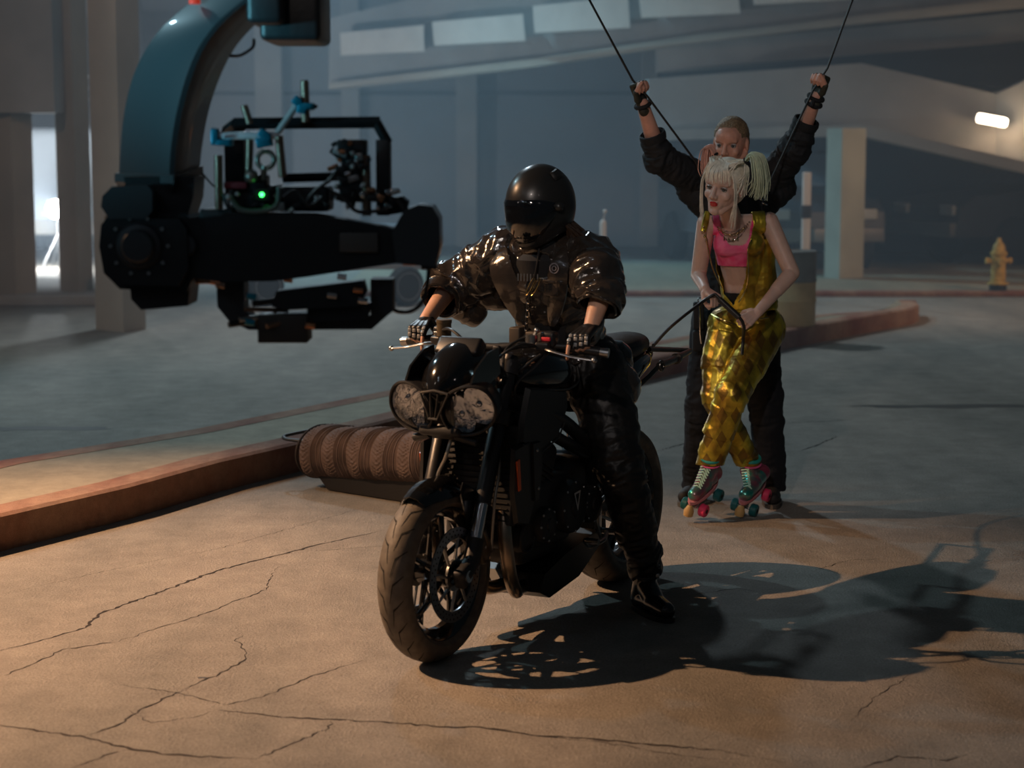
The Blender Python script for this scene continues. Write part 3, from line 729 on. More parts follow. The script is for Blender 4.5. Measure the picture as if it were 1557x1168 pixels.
# --- fuel tank
m = MB(); loftx(m, [(.315, 0, .925, .05, .035, 2.3), (.30, 0, .925, .105, .065, 2.6), (.25, 0, .925, .142, .085, 2.7), (.15, 0, .925, .165, .095, 2.8), (.04, 0, .915, .168, .098, 2.7), (-.06, 0, .900, .150, .090, 2.5), (-.14, 0, .880, .120, .070, 2.4), (-.19, 0, .865, .085, .045, 2.2)], 32)
m.build('fuel_tank', M_gloss, bike)
m = MB(); m.lathe([(0, 0), (.045, 0), (.045, .008), (.035, .012), (0, .012)], T(.18, 0, 1.015), n=24); m.build('fuel_cap', M_matte, bike)
m = MB()
for s in (-1, 1):
    m.tube(smooth_path([(.30, s * .150, .880), (.18, s * .176, .872), (.05, s * .180, .862), (-.04, s * .172, .880), (-.06, s * .155, .93)]), .004, 8)
m.build('tank_trim', mat('dull_bezel', (.10, .095, .09), .3, .7), bike)
# --- frame rails
for s in (-1, 1):
    m = MB()
    m.tube(smooth_path([(.36, s * .07, .86), (.25, s * .14, .82), (.05, s * .165, .74), (-.15, s * .150, .62), (-.26, s * .12, .48), (-.28, s * .10, .36)]), .026, 12)
    m.tube(smooth_path([(.34, s * .07, .80), (.20, s * .14, .74), (.02, s * .16, .66), (-.15, s * .150, .60)]), .022, 12)
    m.tube([(-.10, s * .14, .66), (-.40, s * .10, .78), (-.72, s * .07, .85)], .014, 10)
    m.build('frame_rail', M_satin, bike)
    # side fairing panel below the tank, bounded by a bright edge
    m = MB(); m.prism([(.345, .90), (.395, .78), (.40, .715), (.27, .665), (.13, .70), (.05, .80), (.06, .86)], s * .165, s * .182, taper=.93); m.mat(1)
    e = [(.40, s * .184, .71), (.27, s * .184, .662), (.13, s * .184, .70), (.085, s * .184, .755)]
    m.tube(e, .0035, 6); m.build('side_panel', [M_satin, mat('dull_bezel', (.10, .095, .09), .3, .7)], bike)
# --- radiator and shrouds
m = MB(); Rr = Matrix.Rotation(-.22, 3, 'Y'); m.box((.405, 0, .60), (.045, .34, .34), Rr, .006)
m.mat(1)
for k in range(16): m.box(V(.43, 0, .60) + Rr @ V(0, 0, -.15 + .02 * k), (.006, .31, .004), Rr)
m.build('radiator', [M_matte, M_groove], bike)
for s in (-1, 1):
    m = MB(); m.prism([(.46, .705), (.35, .72), (.30, .66), (.315, .50), (.36, .42), (.44, .44), (.47, .56)], s * .172, s * .188, taper=.94)
    m.prism([(.345, .71), (.285, .71), (.275, .62), (.30, .50), (.33, .50)], s * .178, s * .196, taper=.95)
    m.mat(1)
    for q in ((.315, .68), (.305, .545)): m.ball((q[0], s * .197, q[1]), (.007, .004, .007))
    m.build('radiator_shroud', [M_satin, M_alu], bike)
    m = MB(); m.prism([(.455, .66), (.435, .665), (.425, .56), (.44, .555)], s * .189, s * .194); m.build('side_reflector', M_orange, bike)
# --- engine
m = MB(); m.box((.16, 0, .44), (.36, .34, .26), Matrix.Rotation(-.05, 3, 'Y'), .04)
m.box((.22, 0, .62), (.24, .32, .20), Matrix.Rotation(-.45, 3, 'Y'), .03)
m.box((-.10, 0, .46), (.26, .26, .28), bev=.05); m.box((.12, 0, .30), (.30, .22, .10), bev=.03)
for k in range(5): m.box(V(.25, 0, .55 + .022 * k), (.26, .335, .006), Matrix.Rotation(-.45, 3, 'Y'))
eng = m.build('engine', M_matte, bike)
for (x, z, r_, d_, sd) in ((.05, .44, .098, .055, 1), (.235, .405, .062, .045, 1), (-.12, .42, .07, .045, 1), (.10, .43, .10, .05, -1)):
    m = MB(); m.lathe([(0, 0), (r_ * .35, 0), (r_ * .40, -.006), (r_ * .8, -.006), (r_ * .93, -.012), (r_, -.03), (r_, -.03 - d_), (0, -.03 - d_)], T(x, sd * (.165 + d_), z) @ Matrix.Rotation(-sd * PI / 2, 4, 'X'), n=36)
    m.mat(1)
    for k in range(8):
        a = 2 * PI * k / 8; m.ball((x + r_ * .90 * math.cos(a), sd * (.165 + d_ - .010), z + r_ * .90 * math.sin(a)), (.005, .004, .005), n=8)
    m.build('engine_cover', [M_matte, M_alu], eng)
# triangular badge on the clutch cover
m = MB(); y_ = .2215; tri = [(.035, .50), (.085, .495), (.055, .425)]; tin = [(.044, .492), (.074, .489), (.057, .447)]
m.add([(a, y_, b) for a, b in tri] + [(a, y_, b) for a, b in tin], [(0, 1, 4, 3), (1, 2, 5, 4), (2, 0, 3, 5)], False)
m.build('badge', M_white_txt, eng)
m = MB(); m.lathe([(.0, 0), (.022, 0), (.050, -.004), (.055, -.03), (0, -.03)], T(.335, .165, .375) @ Matrix.Rotation(-PI / 2, 4, 'X'), n=28); m.torus((.335, .168, .375), .050, .006, Matrix.Rotation(PI / 2, 3, 'X'), 32, 8); m.build('oil_cooler_cap', M_matte, eng)
# --- exhaust headers sweeping down and back under the engine
for i, y in enumerate((-.09, 0.0, .09)):
    m = MB(); m.tube(smooth_path([(.33, y, .56), (.41, y * 1.3, .52), (.45, y * 1.6, .40), (.435, y * 1.7, .27), (.36, y * 1.5, .19), (.22, y * .9, .165), (.05, y * .6, .165), (-.08, y * .4, .18)], 10), .0250, 16)
    m.tube([(.39, y * 1.12, .535), (.40, y * 1.13, .528)], .028, 16)
    m.build('exhaust_header', M_steel, bike)
m = MB(); m.tube([(-.05, 0, .175), (-.12, 0, .18), (-.26, -.02, .20), (-.34, -.10, .26), (-.60, -.19, .42), (-.80, -.21, .50)], [.05, .07, .07, .05, .055, .06], 18); m.build('exhaust_silencer', M_matte, bike)
m = MB(); m.prism([(.22, .15), (.18, .21), (.02, .255), (-.26, .30), (-.30, .25), (-.10, .15), (.14, .115)], -.125, .150, taper=.96); m.build('belly_pan', M_satin, bike)
m = MB(); m.tube([(-.30, .13, .285), (-.30, .20, .285)], .012, 10); m.tube([(-.30, .20, .285), (-.30, .285, .288)], [.011, .013], 10)
m.box((-.28, .135, .34), (.03, .02, .14), bev=.006); m.build('foot_peg', M_alu, bike)
m = MB(); m.tube(smooth_path([(-.28, .17, .285), (-.20, .20, .275), (-.08, .205, .272), (-.04, .20, .30)]), .0085, 8); m.tube([(-.045, .20, .30), (-.045, .255, .30)], .010, 10); m.tube([(-.20, .185, .28), (-.16, .18, .36)], .005, 8); m.build('shift_lever', M_alu, bike)
m = MB(); m.tube([(-.30, -.13, .285), (-.30, -.26, .288)], .012, 10); m.build('foot_peg', M_alu, bike)
# --- swingarm, rear wheel
m = MB(); m.tube([(-.26, .09, .40), (-.42, .115, .38), (RX + .06, .125, .33), (RX - .02, .11, .315)], [.045, .042, .034, .036], 12)
m.tube([(-.26, -.09, .40), (-.36, -.10, .39)], .04, 12); m.tube([(-.27, -.1, .40), (-.27, .1, .40)], .04, 14); m.build('swingarm', M_satin, bike)
m = MB(); MW = T(RX, 0, .315) @ MY
m.lathe([(.222, -.072), (.232, -.070), (.232, -.060), (.214, -.052), (.198, -.02), (.198, .02), (.214, .052), (.232, .060), (.232, .070), (.222, .072), (.200, .05), (.188, .0), (.200, -.05), (.222, -.072)], MW, n=64, caps=False)
m.lathe([(.02, -.08), (.075, -.08), (.08, -.06), (.07, .06), (.05, .08), (.02, .08)], MW, n=30)
for k in range(5):
    a = 2 * PI * k / 5 + .1
    for o in (-.15, .15):
        m.tube([(RX + .06 * math.cos(a), .03, .315 + .06 * math.sin(a)), (RX + .2 * math.cos(a + o), .01, .315 + .2 * math.sin(a + o))], [.017, .013], 8)
rw = m.build('rear_wheel', M_gloss, bike); tyre(rw, RX, .315, .315, .180, .222)
disc(rw, RX, .315, .088, .105, .075)
m = MB(); MS = T(RX, .112, .315) @ MY
m.lathe([(.088, -.003), (.102, -.003), (.102, .003), (.088, .003), (.088, -.003)], MS, n=42, caps=False)
for k in range(8):
    a = 2 * PI * k / 8; m.tube([(RX + .03 * math.cos(a), .112, .315 + .03 * math.sin(a)), (RX + .09 * math.cos(a + .1), .112, .315 + .09 * math.sin(a + .1))], .007, 6)
m.torus((RX, .112, .315), .03, .008, Matrix.Rotation(PI / 2, 3, 'X'), 24, 8); m.build('sprocket', M_alu, rw)
m = MB(); m.tube([(RX, .112, .420), (-.26, .112, .45)], .007, 6); m.tube([(RX, .112, .21), (-.26, .112, .36)], .007, 6); m.build('drive_chain', M_alu, bike)
# mechanical clutter visible behind the rider's leg: linkage, shock, hoses
m = MB(); m.tube([(-.30, .03, .42), (-.26, .03, .66)], .018, 12)
for k in range(9): m.torus((-.296 + .004 * k, .03, .44 + .022 * k), .034, .006, Matrix.Rotation(.15, 3, 'Y'), 20, 6)
m.build('rear_shock', M_alu, bike)
m = MB()
for pts in ([(-.20, .15, .56), (-.30, .155, .50), (-.36, .15, .42)], [(-.24, .15, .46), (-.34, .15, .54), (-.40, .13, .58)], [(-.22, .155, .38), (-.30, .16, .42), (-.42, .15, .40)]): m.tube(smooth_path(pts), .008, 8)
m.box((-.30, .145, .54), (.07, .03, .06), Matrix.Rotation(.5, 3, 'Y'), .008); m.box((-.36, .14, .46), (.10, .02, .03), Matrix.Rotation(-.3, 3, 'Y'), .005); m.build('linkage', M_alu, bike)
# --- seats and tail
m = MB(); loftx(m, [(-.16, 0, .855, .085, .035, 2.4), (-.22, 0, .850, .125, .045, 2.6), (-.36, 0, .835, .145, .045, 2.8), (-.46, 0, .845, .135, .050, 2.6), (-.50, 0, .86, .12, .05, 2.4)]); m.build('rider_seat', M_seat, bike)
m = MB(); loftx(m, [(-.50, 0, .915, .10, .035, 2.4), (-.55, 0, .925, .118, .048, 2.6), (-.70, 0, .935, .112, .050, 2.6), (-.82, 0, .940, .09, .044, 2.4), (-.86, 0, .938, .06, .028, 2.2)]); m.build('passenger_seat', M_seat, bike)
m = MB(); loftx(m, [(-.30, 0, .77, .10, .045, 2.4), (-.48, 0, .80, .125, .06, 2.5), (-.66, 0, .84, .12, .062, 2.5), (-.82, 0, .87, .095, .05, 2.4), (-.93, 0, .89, .055, .028, 2.2), (-.95, 0, .893, .03, .012, 2)]); m.build('tail_fairing', M_gloss, bike)
# --- tow frame bolted to the tail
m = MB()
m.tube([(-.86, .07, .912), (-1.25, .07, .872)], .010, 10); m.tube([(-.86, -.10, .912), (-1.25, -.10, .872)], .010, 10); m.tube([(-1.25, .08, .872), (-1.25, -.11, .872)], .010, 10)
m.tube([(-.66, .10, .775), (-.74, .122, .815), (-.84, .124, .852)], .010, 10)
m.tube([(-.84, .124, .852), (-1.00, .11, .858), (-1.25, .075, .870)], [.014, .016, .011], 12)
m.tube([(-1.04, .106, .859), (-1.06, .104, .860)], .023, 14)
m.torus((-.84, .134, .852), .018, .007, Matrix.Rotation(PI / 2, 3, 'X'), 20, 8)
m.build('tow_frame', mat('oiled_steel_tube', (.10, .09, .08), .3, .8), bike)
# ================================================================ organic surfaces (one continuous skin grown round a posed skeleton)
class Org:
    def __init__(s, inflate=0.0): s.m = MB(); s.inf = inflate; s.bones = []
    def ball(s, c, r, R=None, n=20):
        rr = r if isinstance(r, (tuple, list)) else (r, r, r)
        s.m.ball(c, tuple(x + s.inf for x in rr), R, n); return s
    def cap(s, a, b, ra, rb=None, flat=1.0, up=None, n=18, bone=True):
        a = Vector(a); b = Vector(b); rb = ra if rb is None else rb
        ra += s.inf; rb += s.inf; L = (b - a).length; d = (b - a) / max(L, 1e-6)
        pts = []; rs = []
        for k in range(6):
            t = -1 + k / 6; pts.append(a + d * ra * t * .999); rs.append(ra * math.sqrt(max(0, 1 - t * t)) + 1e-4)
        pts += [a, b]; rs += [ra, rb]
        for k in range(1, 7):
            t = k / 6; pts.append(b + d * rb * t * .999); rs.append(rb * math.sqrt(max(0, 1 - t * t)) + 1e-4)
        s.m.tube(pts, rs, n, flat=flat, up=up)
        if bone: s.bones.append((a, b, max(ra, rb)))
        return s
    def chain(s, pts, rs, flat=1.0, up=None):
        for i in range(len(pts) - 1): s.cap(pts[i], pts[i + 1], rs[i], rs[i + 1], flat, up)
        return s
    def mesh(s, name, voxel=.005, smooth=4, fac=.5):
        me = bpy.data.meshes.new(name); me.from_pydata(s.m.v, [], s.m.f); me.update()
        o = bpy.data.objects.new(name, me); COL.objects.link(o)
        r = o.modifiers.new('r', 'REMESH'); r.mode = 'VOXEL'; r.voxel_size = voxel; r.adaptivity = 0
        if smooth: q = o.modifiers.new('s', 'SMOOTH'); q.iterations = smooth; q.factor = fac
        dg = bpy.context.evaluated_depsgraph_get(); ne = bpy.data.meshes.new_from_object(o.evaluated_get(dg))
        bpy.data.objects.remove(o); bpy.data.meshes.remove(me); ne.name = name
        return ne

def coords(me):
    a = np.empty(len(me.vertices) * 3, np.float32); me.vertices.foreach_get('co', a); return a.reshape(-1, 3).astype(np.float64)
def normals(me):
    a = np.empty(len(me.vertices) * 3, np.float32); me.vertices.foreach_get('normal', a); return a.reshape(-1, 3).astype(np.float64)
def setco(me, co): me.vertices.foreach_set('co', co.astype(np.float32).ravel()); me.update()
def fold(me, bones, amp=.006, freq=34, along=2.2, seed=0.0, joint=None, sharp=1.6):
    # creases that run across each limb, deepest near the joints
    co = coords(me); nr = normals(me)
    A = np.array([list(b[0]) for b in bones]); B = np.array([list(b[1]) for b in bones]); D = B - A; LL = (D ** 2).sum(1) + 1e-9
    best = None
    t = ((co[:, None, :] - A[None]) * D[None]).sum(2) / LL[None]; tc = np.clip(t, 0, 1)
    dist = np.linalg.norm(co[:, None, :] - (A[None] + tc[..., None] * D[None]), axis=2) - np.array([b[2] for b in bones])[None]
    k = dist.argmin(1); idx = np.arange(len(co)); ax = D[k] / np.sqrt(LL[k])[:, None]; tt = tc[idx, k]
    al = (co * ax).sum(1)[:, None] * ax; q = (co - al) + al * along
    J = np.array([list(j) for j in joint]) if joint else None
    dj = np.exp(-(np.linalg.norm(co[:, None] - J[None], axis=2).min(1) / .10) ** 2) if J is not None else np.zeros(len(co))
    disp = np.empty(len(co)); f1 = freq; nn = noise.noise
    for i in range(len(co)):
        x, y, z = q[i]
        a = nn((x * f1 + seed, y * f1, z * f1)); b = nn((x * f1 * .45 + seed + 9, y * f1 * .45, z * f1 * .45))
        disp[i] = (1 - abs(a) * 2) * .55 + b * 1.3
    co2 = co + nr * (disp * amp * (0.6 + sharp * dj))[:, None]
    setco(me, co2)
def finish(me, name, mats, parent, region=None, keep=None, origin=None, smooth=True):
    if origin is not None: me.transform(Matrix.Translation(-Vector(origin)))
    if not isinstance(mats, (list, tuple)): mats = [mats]
    me.materials.clear()
    for m in mats: me.materials.append(m)
    if keep is not None:
        bm = bmesh.new(); bm.from_mesh(me); off = Vector(origin) if origin is not None else V(0, 0, 0)
        bmesh.ops.delete(bm, geom=[v for v in bm.verts if not keep(v.co + off)], context='VERTS')
        bm.to_mesh(me); bm.free()
    if region is not None:
        off = Vector(origin) if origin is not None else V(0, 0, 0)
        for p in me.polygons: p.material_index = region(p.center + off)
    me.polygons.foreach_set('use_smooth', [True] * len(me.polygons)); me.update()
    return link(name, me, parent)
def cutplane(me, pts_normals):
    # trim a garment cleanly along planes (point, normal): what lies on the normal's side is removed
    bm = bmesh.new(); bm.from_mesh(me)
    for p, n, c, r in pts_normals:
        geom = [g for g in list(bm.verts) + list(bm.edges) + list(bm.faces) if (g.co if hasattr(g, 'co') else (g.calc_center_median() if hasattr(g, 'calc_center_median') else (g.verts[0].co + g.verts[1].co) / 2) - Vector((0, 0, 0))) is not None]
        def near(q): return (q - Vector(c)).length < r
        vs = {v for v in bm.verts if near(v.co)}
        es = [e for e in bm.edges if e.verts[0] in vs and e.verts[1] in vs]; fs = [f for f in bm.faces if all(v in vs for v in f.verts)]
        bmesh.ops.bisect_plane(bm, geom=list(vs) + es + fs, plane_co=Vector(p), plane_no=Vector(n), clear_outer=True)
    bm.to_mesh(me); bm.free(); me.update()
def solidify(o, th=.003):
    q = o.modifiers.new('thickness', 'SOLIDIFY'); q.thickness = th; q.offset = -1; return o

def basis(fwd, up):
    f = Vector(fwd).normalized(); u = Vector(up); l = u.cross(f).normalized(); u = f.cross(l).normalized()
    return Matrix((f, l, u)).transposed()      # columns: forward, left, up

def hand(O, wrist, knuck, palm_n, thumb_dir, curl=(1.2, 1.2, .8), spread=.0, size=1.0, index_curl=None, thumb_curl=.6, glove=None, fr=.0078):
    # wrist -> knuckle direction, palm_n: direction the palm faces, thumb_dir: towards the thumb side
    w = Vector(wrist); d = (Vector(knuck) - w).normalized(); pn = Vector(palm_n); pn = (pn - d * pn.dot(d)).normalized()
    td = Vector(thumb_dir); td = (td - d * td.dot(d) - pn * td.dot(pn)).normalized(); L = .088 * size
    tips = []
    for i, (o_, l_) in enumerate(((.030, 1.0), (.011, 1.07), (-.009, 1.0), (-.027, .82))):
        base = w + d * L * (1 - .03 * abs(i - 1)) + td * o_ * size; r = fr * size * (1 if i < 3 else .9)
        O.cap(w + d * .012 + td * o_ * .5 * size, base, .0135 * size, .0105 * size, bone=False)
        if glove: glove.cap(w + d * .0 + td * o_ * .5 * size, base, .0150 * size, .0125 * size)
        p = base; dd = d.copy(); c = index_curl if (i == 0 and index_curl is not None) else curl; pts = [p]
        ax = dd.cross(pn).normalized()
        for ph, (ln, cc) in enumerate(zip((.042, .026, .021), c)):
            dd = (Matrix.Rotation(cc, 3, ax) @ dd).normalized()
            q = p + dd * ln * l_ * size
            O.cap(p, q, r * (1 - .08 * ph), r * (.94 - .08 * ph), bone=False)
            if glove and ph == 0: glove.cap(p, p.lerp(q, .85), r + .0026, r + .0020)
            p = q; pts.append(p)
        tips.append(pts)
    # thumb leaves the side of the palm near its base
    b = w + d * .022 * size + td * .028 * size + pn * .008
    O.cap(w + d * .01, b, .015 * size, .014 * size, bone=False)
    q1 = b + (d * .55 + td * (.75 - thumb_curl * .5) + pn * .35).normalized() * .040 * size
    q2 = q1 + (d * (.75) + td * (.25 - thumb_curl * .6) + pn * (.3 + thumb_curl * .4)).normalized() * .032 * size
    q3 = q2 + (d * (.7) + td * (-.1 - thumb_curl * .5) + pn * (.4 + thumb_curl * .3)).normalized() * .022 * size
    for a, c_, r0, r1 in ((b, q1, .0145, .0115), (q1, q2, .0108, .0098), (q2, q3, .0098, .0082)): O.cap(a, c_, r0 * size, r1 * size, bone=False)
    if glove: glove.cap(w + d * .01, b, .0165 * size, .016 * size); glove.cap(b, q1, .0165 * size, .0135 * size); glove.cap(w - d * .03, w + d * .02, .030 * size, .026 * size, flat=.75, up=pn)
    return tips

def head(O, c, R, s=1.0, fem=False):
    c = Vector(c)
    def P(x, y, z): return c + R @ V(x * s, y * s, z * s)
    O.ball(P(-.012, 0, .030), (.096 * s, .075 * s, .086 * s), R)
    O.ball(P(.018, 0, -.012), (.072 * s, .062 * s, .084 * s), R)
    jw = .040 if fem else .050
    for y in (-1, 1): O.cap(P(-.005, y * (jw + .010), -.045), P(.052, y * .018, -.088 if fem else -.094), .020 * s, .017 * s, bone=False); O.ball(P(.058, y * .036, -.022), .021 * s)
    O.ball(P(.066, 0, -.090), (.020 * s, .020 * s, .017 * s), R)
    O.ball(P(.060, 0, -.055), (.026 * s, .032 * s, .036 * s), R)
    O.ball(P(.040, 0, .040), (.056 * s, .058 * s, .05 * s), R)
    for y in (-1, 1): O.cap(P(.083, y * .014, .026), P(.070, y * .044, .026), (.008 if fem else .011) * s, .008 * s, bone=False)
    O.cap(P(.088, 0, .016), P(.106, 0, -.022), .0072 * s, .0100 * s, bone=False)
    for y in (-1, 1): O.ball(P(.096, y * .0105, -.026), .0082 * s)
    O.cap(P(.085, -.012, -.0505), P(.085, .012, -.0505), .0060 * s, .0060 * s, bone=False); O.cap(P(.0835, -.010, -.061), P(.0835, .010, -.061), .0066 * s, bone=False)
    for y in (-1, 1): O.ball(P(-.008, y * .076, -.004), (.017 * s, .008 * s, .030 * s), R)
    return P
def sockets(me, P, s=1.0):
    co = coords(me)
    cen = P(-.01, 0, 0)
    for y in (-1, 1):
        p = np.array(list(P(.084, y * .031, .008))); d = np.linalg.norm(co - p, axis=1); w = np.exp(-(d / (.014 * s)) ** 2)
        inn = np.array(list((cen - Vector(p)).normalized())); co += inn * (w * .010 * s)[:, None]
    # mouth line
    p0 = np.array(list(P(.098, -.016, -.0562))); p1 = np.array(list(P(.098, .016, -.0562))); D = p1 - p0; t = np.clip(((co - p0) @ D) / (D @ D), 0, 1)
    d = np.linalg.norm(co - (p0 + t[:, None] * D), axis=1); w = np.exp(-(d / .0035) ** 2); co += np.array(list((cen - Vector((p0 + p1) / 2)).normalized())) * (w * .003)[:, None]
    setco(me, co)
M_eye = mat('eye_white_shaded', (.42, .40, .39), .2, coat=.6); M_iris = mat('eye_iris', (.05, .07, .08), .1, coat=1); M_lash = mat('lash_and_brow', (.07, .045, .03), .8)  # eye whites greyed, shade of the sockets put into the colour
def eyes(parent, P, R, s, origin, look=0.0, brow=None, lash=.0016):
    o_ = Vector(origin)
    for y in (-1, 1):
        m = MB(); c = P(.0655, y * .031, .007) - o_; m.ball(c, .0135 * s, R, 20); m.mat(1)
        d = (R @ V(1, look, -.05)).normalized(); m.ball(c + d * .0078 * s, (.0082 * s,) * 3, R, 14)
        e = m.build('eye', [M_eye, M_iris], parent)
        m = MB(); pts = [P(.0655 + .0142 * math.cos(a) * .98, y * .031 + .0150 * math.sin(a), .0118 - .006 * abs(math.sin(a)) ** 2) - o_ for a in [(-1.1 + 2.2 * k / 8) for k in range(9)]]
        m.tube(pts, lash, 6); m.build('eyelash', M_lash, e)
        m = MB(); pts = [P(.0835 - .012 * (k / 6) ** 2, y * (.014 + .034 * k / 6), .0245 + .006 * math.sin(k / 6 * 2.4)) - o_ for k in range(7)]
        m.tube(pts, [.0022, .003, .003, .003, .0026, .002, .001], 6, flat=.6); m.build('eyebrow', brow or M_lash, parent)
# ================================================================ rider
M_skin = mat('skin', (.62, .36, .25), .48, sss=.10, noise_amt=.05, nscale=40)
M_vinyl = mat('wet_look_black_vinyl', (.030, .024, .020), .16, coat=1.0, bump=.35, bscale=28)
M_trous = mat('dull_black_trousers', (.012, .012, .012), .45, bump=.3, bscale=30)
M_boot = mat('black_boot_leather', (.010, .010, .010), .25, coat=.4)
M_glove = mat('black_glove_leather', (.014, .014, .015), .35)
M_plate = mat('pale_grey_knuckle_plate', (.50, .50, .50), .22, .6)
M_blk = mat('black_cotton', (.014, .014, .016), .85)
Ro = W2((-.30, .32, 0))
rider = empty('person', (Ro.x, Ro.y, 0)); tag(rider, 'person in a black helmet and shiny black suit sitting astride the motorcycle', 'person')
RO = V(Ro.x, Ro.y, 0)
J = {k: W2(v) for k, v in dict(pel=(-.27, .01, .925), wai=(-.20, .02, 1.06), che=(-.09, .03, 1.23), neck=(-.02, .045, 1.385), head=(.045, .055, 1.515),
     sR=(-.05, -.155, 1.335), sL=(-.05, .215, 1.335), eR=(-.02, -.35, 1.205), eL=(.08, .325, 1.215), wR=(.165, -.340, 1.095), wL=(.165, .325, 1.100), kR=(.258, -.325, 1.068), kL=(.258, .325, 1.070),
     hR=(-.27, -.09, .90), hL=(-.27, .11, .90), nL=(-.20, .265, .54), aL=(-.29, .325, .11), nR=(.06, -.24, .62), aR=(-.24, -.20, .385)).items()}
def body_rider(inf=0.0):
    O = Org(inf)
    O.cap(J['pel'], J['wai'], .125, .118); O.cap(J['wai'], J['che'], .118, .130); O.cap(J['che'], J['neck'], .120, .055)
    O.cap(J['sR'], J['sL'], .058, .058); O.cap(J['neck'], J['head'], .050, .055)
    O.chain([J['sR'], J['eR'], J['wR']], [.052, .040, .027]); O.chain([J['sL'], J['eL'], J['wL']], [.052, .040, .027])
    O.cap(J['hR'], J['hL'], .10, .10); O.chain([J['hL'], J['nL'], J['aL']], [.088, .055, .038]); O.chain([J['hR'], J['nR'], J['aR']], [.088, .055, .038])
    O.ball(J['head'], (.085, .075, .105))
    return O
O = body_rider()
dn = V(0, 0, -1); GLS = []
fw_ = (W2((1, 0, 0)) - W2((0, 0, 0))); lf_ = (W2((0, 1, 0)) - W2((0, 0, 0)))
hands = []
for s, w, k in ((-1, 'wR', 'kR'), (1, 'wL', 'kL')):
    GL = Org(); GLS.append(GL)
    tips = hand(O, J[w], J[k], dn - fw_ * .3, lf_ * (-s), curl=(1.15, 1.25, .8), index_curl=(.50, .45, .2), thumb_curl=.5, glove=GL, fr=.0085); hands.append(tips)
# boots feet inside
me = O.mesh('rider_body', .0045, 3); finish(me, 'body', M_skin, rider, origin=RO).name = 'body'
# gloves
for GL in GLS:
    me = GL.mesh('glove', .0035, 2); finish(me, 'glove', M_glove, rider, origin=RO)
for tips in hands:
    for i, pts in enumerate(tips):
        a, b = pts[0], pts[1]; d = (b - a).normalized(); up = (a - (pts[2] - a) * .0 + V(0, 0, .02) - a)
        side = V(0, 0, 1) + fw_ * .6; side = (side - d * side.dot(d)).normalized()
        m = MB(); x, y, z = frame_from(d, side); Rm = Matrix((y.cross(d).normalized(), side, d)).transposed()
        for k, (t, ln) in enumerate(((.06, .013), (.50, .014))):
            m.box(a.lerp(b, t + .14) + side * .0115 - RO, (.0135, .006, ln), Rm, .0028)
        m.build('knuckle_plate', M_plate, rider)
# trousers
O = Org(0.0)
O.cap(J['hR'], J['hL'], .125, .130); O.cap(J['pel'], J['wai'], .135, .12)
knee = J['nL']; O.chain([J['hL'], J['hL'].lerp(knee, .5) + lf_ * .01, knee, knee.lerp(J['aL'], .5) + lf_ * .01, J['aL'] + V(0, 0, .07)], [.122, .108, .086, .078, .066])
O.chain([J['hR'], J['nR'], J['aR']], [.115, .08, .062])
me = O.mesh('trousers', .006, 4); fold(me, O.bones, .0100, 17, 2.4, 3.0, [J['nL'], J['hL'], J['aL'] + V(0, 0, .1)]); finish(me, 'trousers', M_trous, rider, origin=RO)
# boots
for s, a, fd, nm in ((1, J['aL'], (fw_ * .35 + lf_ * .45).normalized(), 'boot'), (-1, J['aR'], fw_, 'boot')):
    O = Org(); h = a + V(0, 0, -a.z + .045) if s > 0 else a + V(0, 0, -.065)
    O.cap(a + V(0, 0, .10), a, .052, .046); O.cap(a, h - fd * .03, .046, .040); O.cap(h - fd * .03, h + fd * .11, .040, .036); O.cap(h + fd * .08, h + fd * .17 - V(0, 0, .006), .042, .034, flat=1.0)
    O.cap(a, h + fd * .10, .042, .036)
    me = O.mesh('boot', .004, 4)
    co = coords(me); zmin = h.z - .043; co[:, 2] = np.maximum(co[:, 2], zmin); setco(me, co); b = finish(me, nm, M_boot, rider, origin=RO)
    m = MB(); ring = []
    x = V(-fd.y, fd.x, 0)
    for dz in (0, .018):
        ring.append([h + fd * (.062 + .150 * math.cos(t)) + x * (.047 * math.sin(t) * (1 + .12 * math.cos(t))) + V(0, 0, -.0448 + dz) - RO for t in [2 * PI * k / 28 for k in range(28)]])
    loft(m, ring); m.build('sole', M_cable, b)
    for q in (.05, .085):
        m = MB(); c = a + V(0, 0, q - .02); m.torus(c - RO, .049, .005, Matrix.Rotation(.15, 3, 'X'), 28, 8); m.mat(1); m.box(c + x * .03 + fd * .042 - RO, (.016, .016, .018), bev=.003); m.build('boot_strap', [M_cable, M_alu], b)
# jacket: torso and rolled sleeves
O = Org(0.0)
O.cap(J['pel'] + V(0, 0, .03), J['wai'], .150, .155); O.cap(J['wai'], J['che'], .155, .165); O.cap(J['che'], J['neck'] - V(0, 0, .03), .150, .078)
O.cap(J['sR'] + V(0, 0, .0), J['sL'], .080, .080); O.cap(J['che'] + lf_ * .07, J['sL'], .12, .08); O.cap(J['che'] - lf_ * .07, J['sR'], .12, .08)
cuR = J['eR'].lerp(J['wR'], .40); cuL = J['eL'].lerp(J['wL'], .38)
O.chain([J['sR'], J['sR'].lerp(J['eR'], .5) - V(0, 0, .015), J['eR'] - V(0, 0, .02), cuR], [.088, .092, .088, .066]); O.chain([J['sL'], J['sL'].lerp(J['eL'], .5), J['eL'], cuL], [.088, .090, .085, .064])
O.cap(J['eR'] - V(0, 0, .03) + lf_ * .04 - fw_ * .04, J['wai'] + V(0, 0, .13) - lf_ * .12, .060, .07)   # slack under the right sleeve
O.cap(J['eR'] - V(0, 0, .04), J['eR'] - V(0, 0, .10) + lf_ * .06 - fw_ * .06, .06, .045)
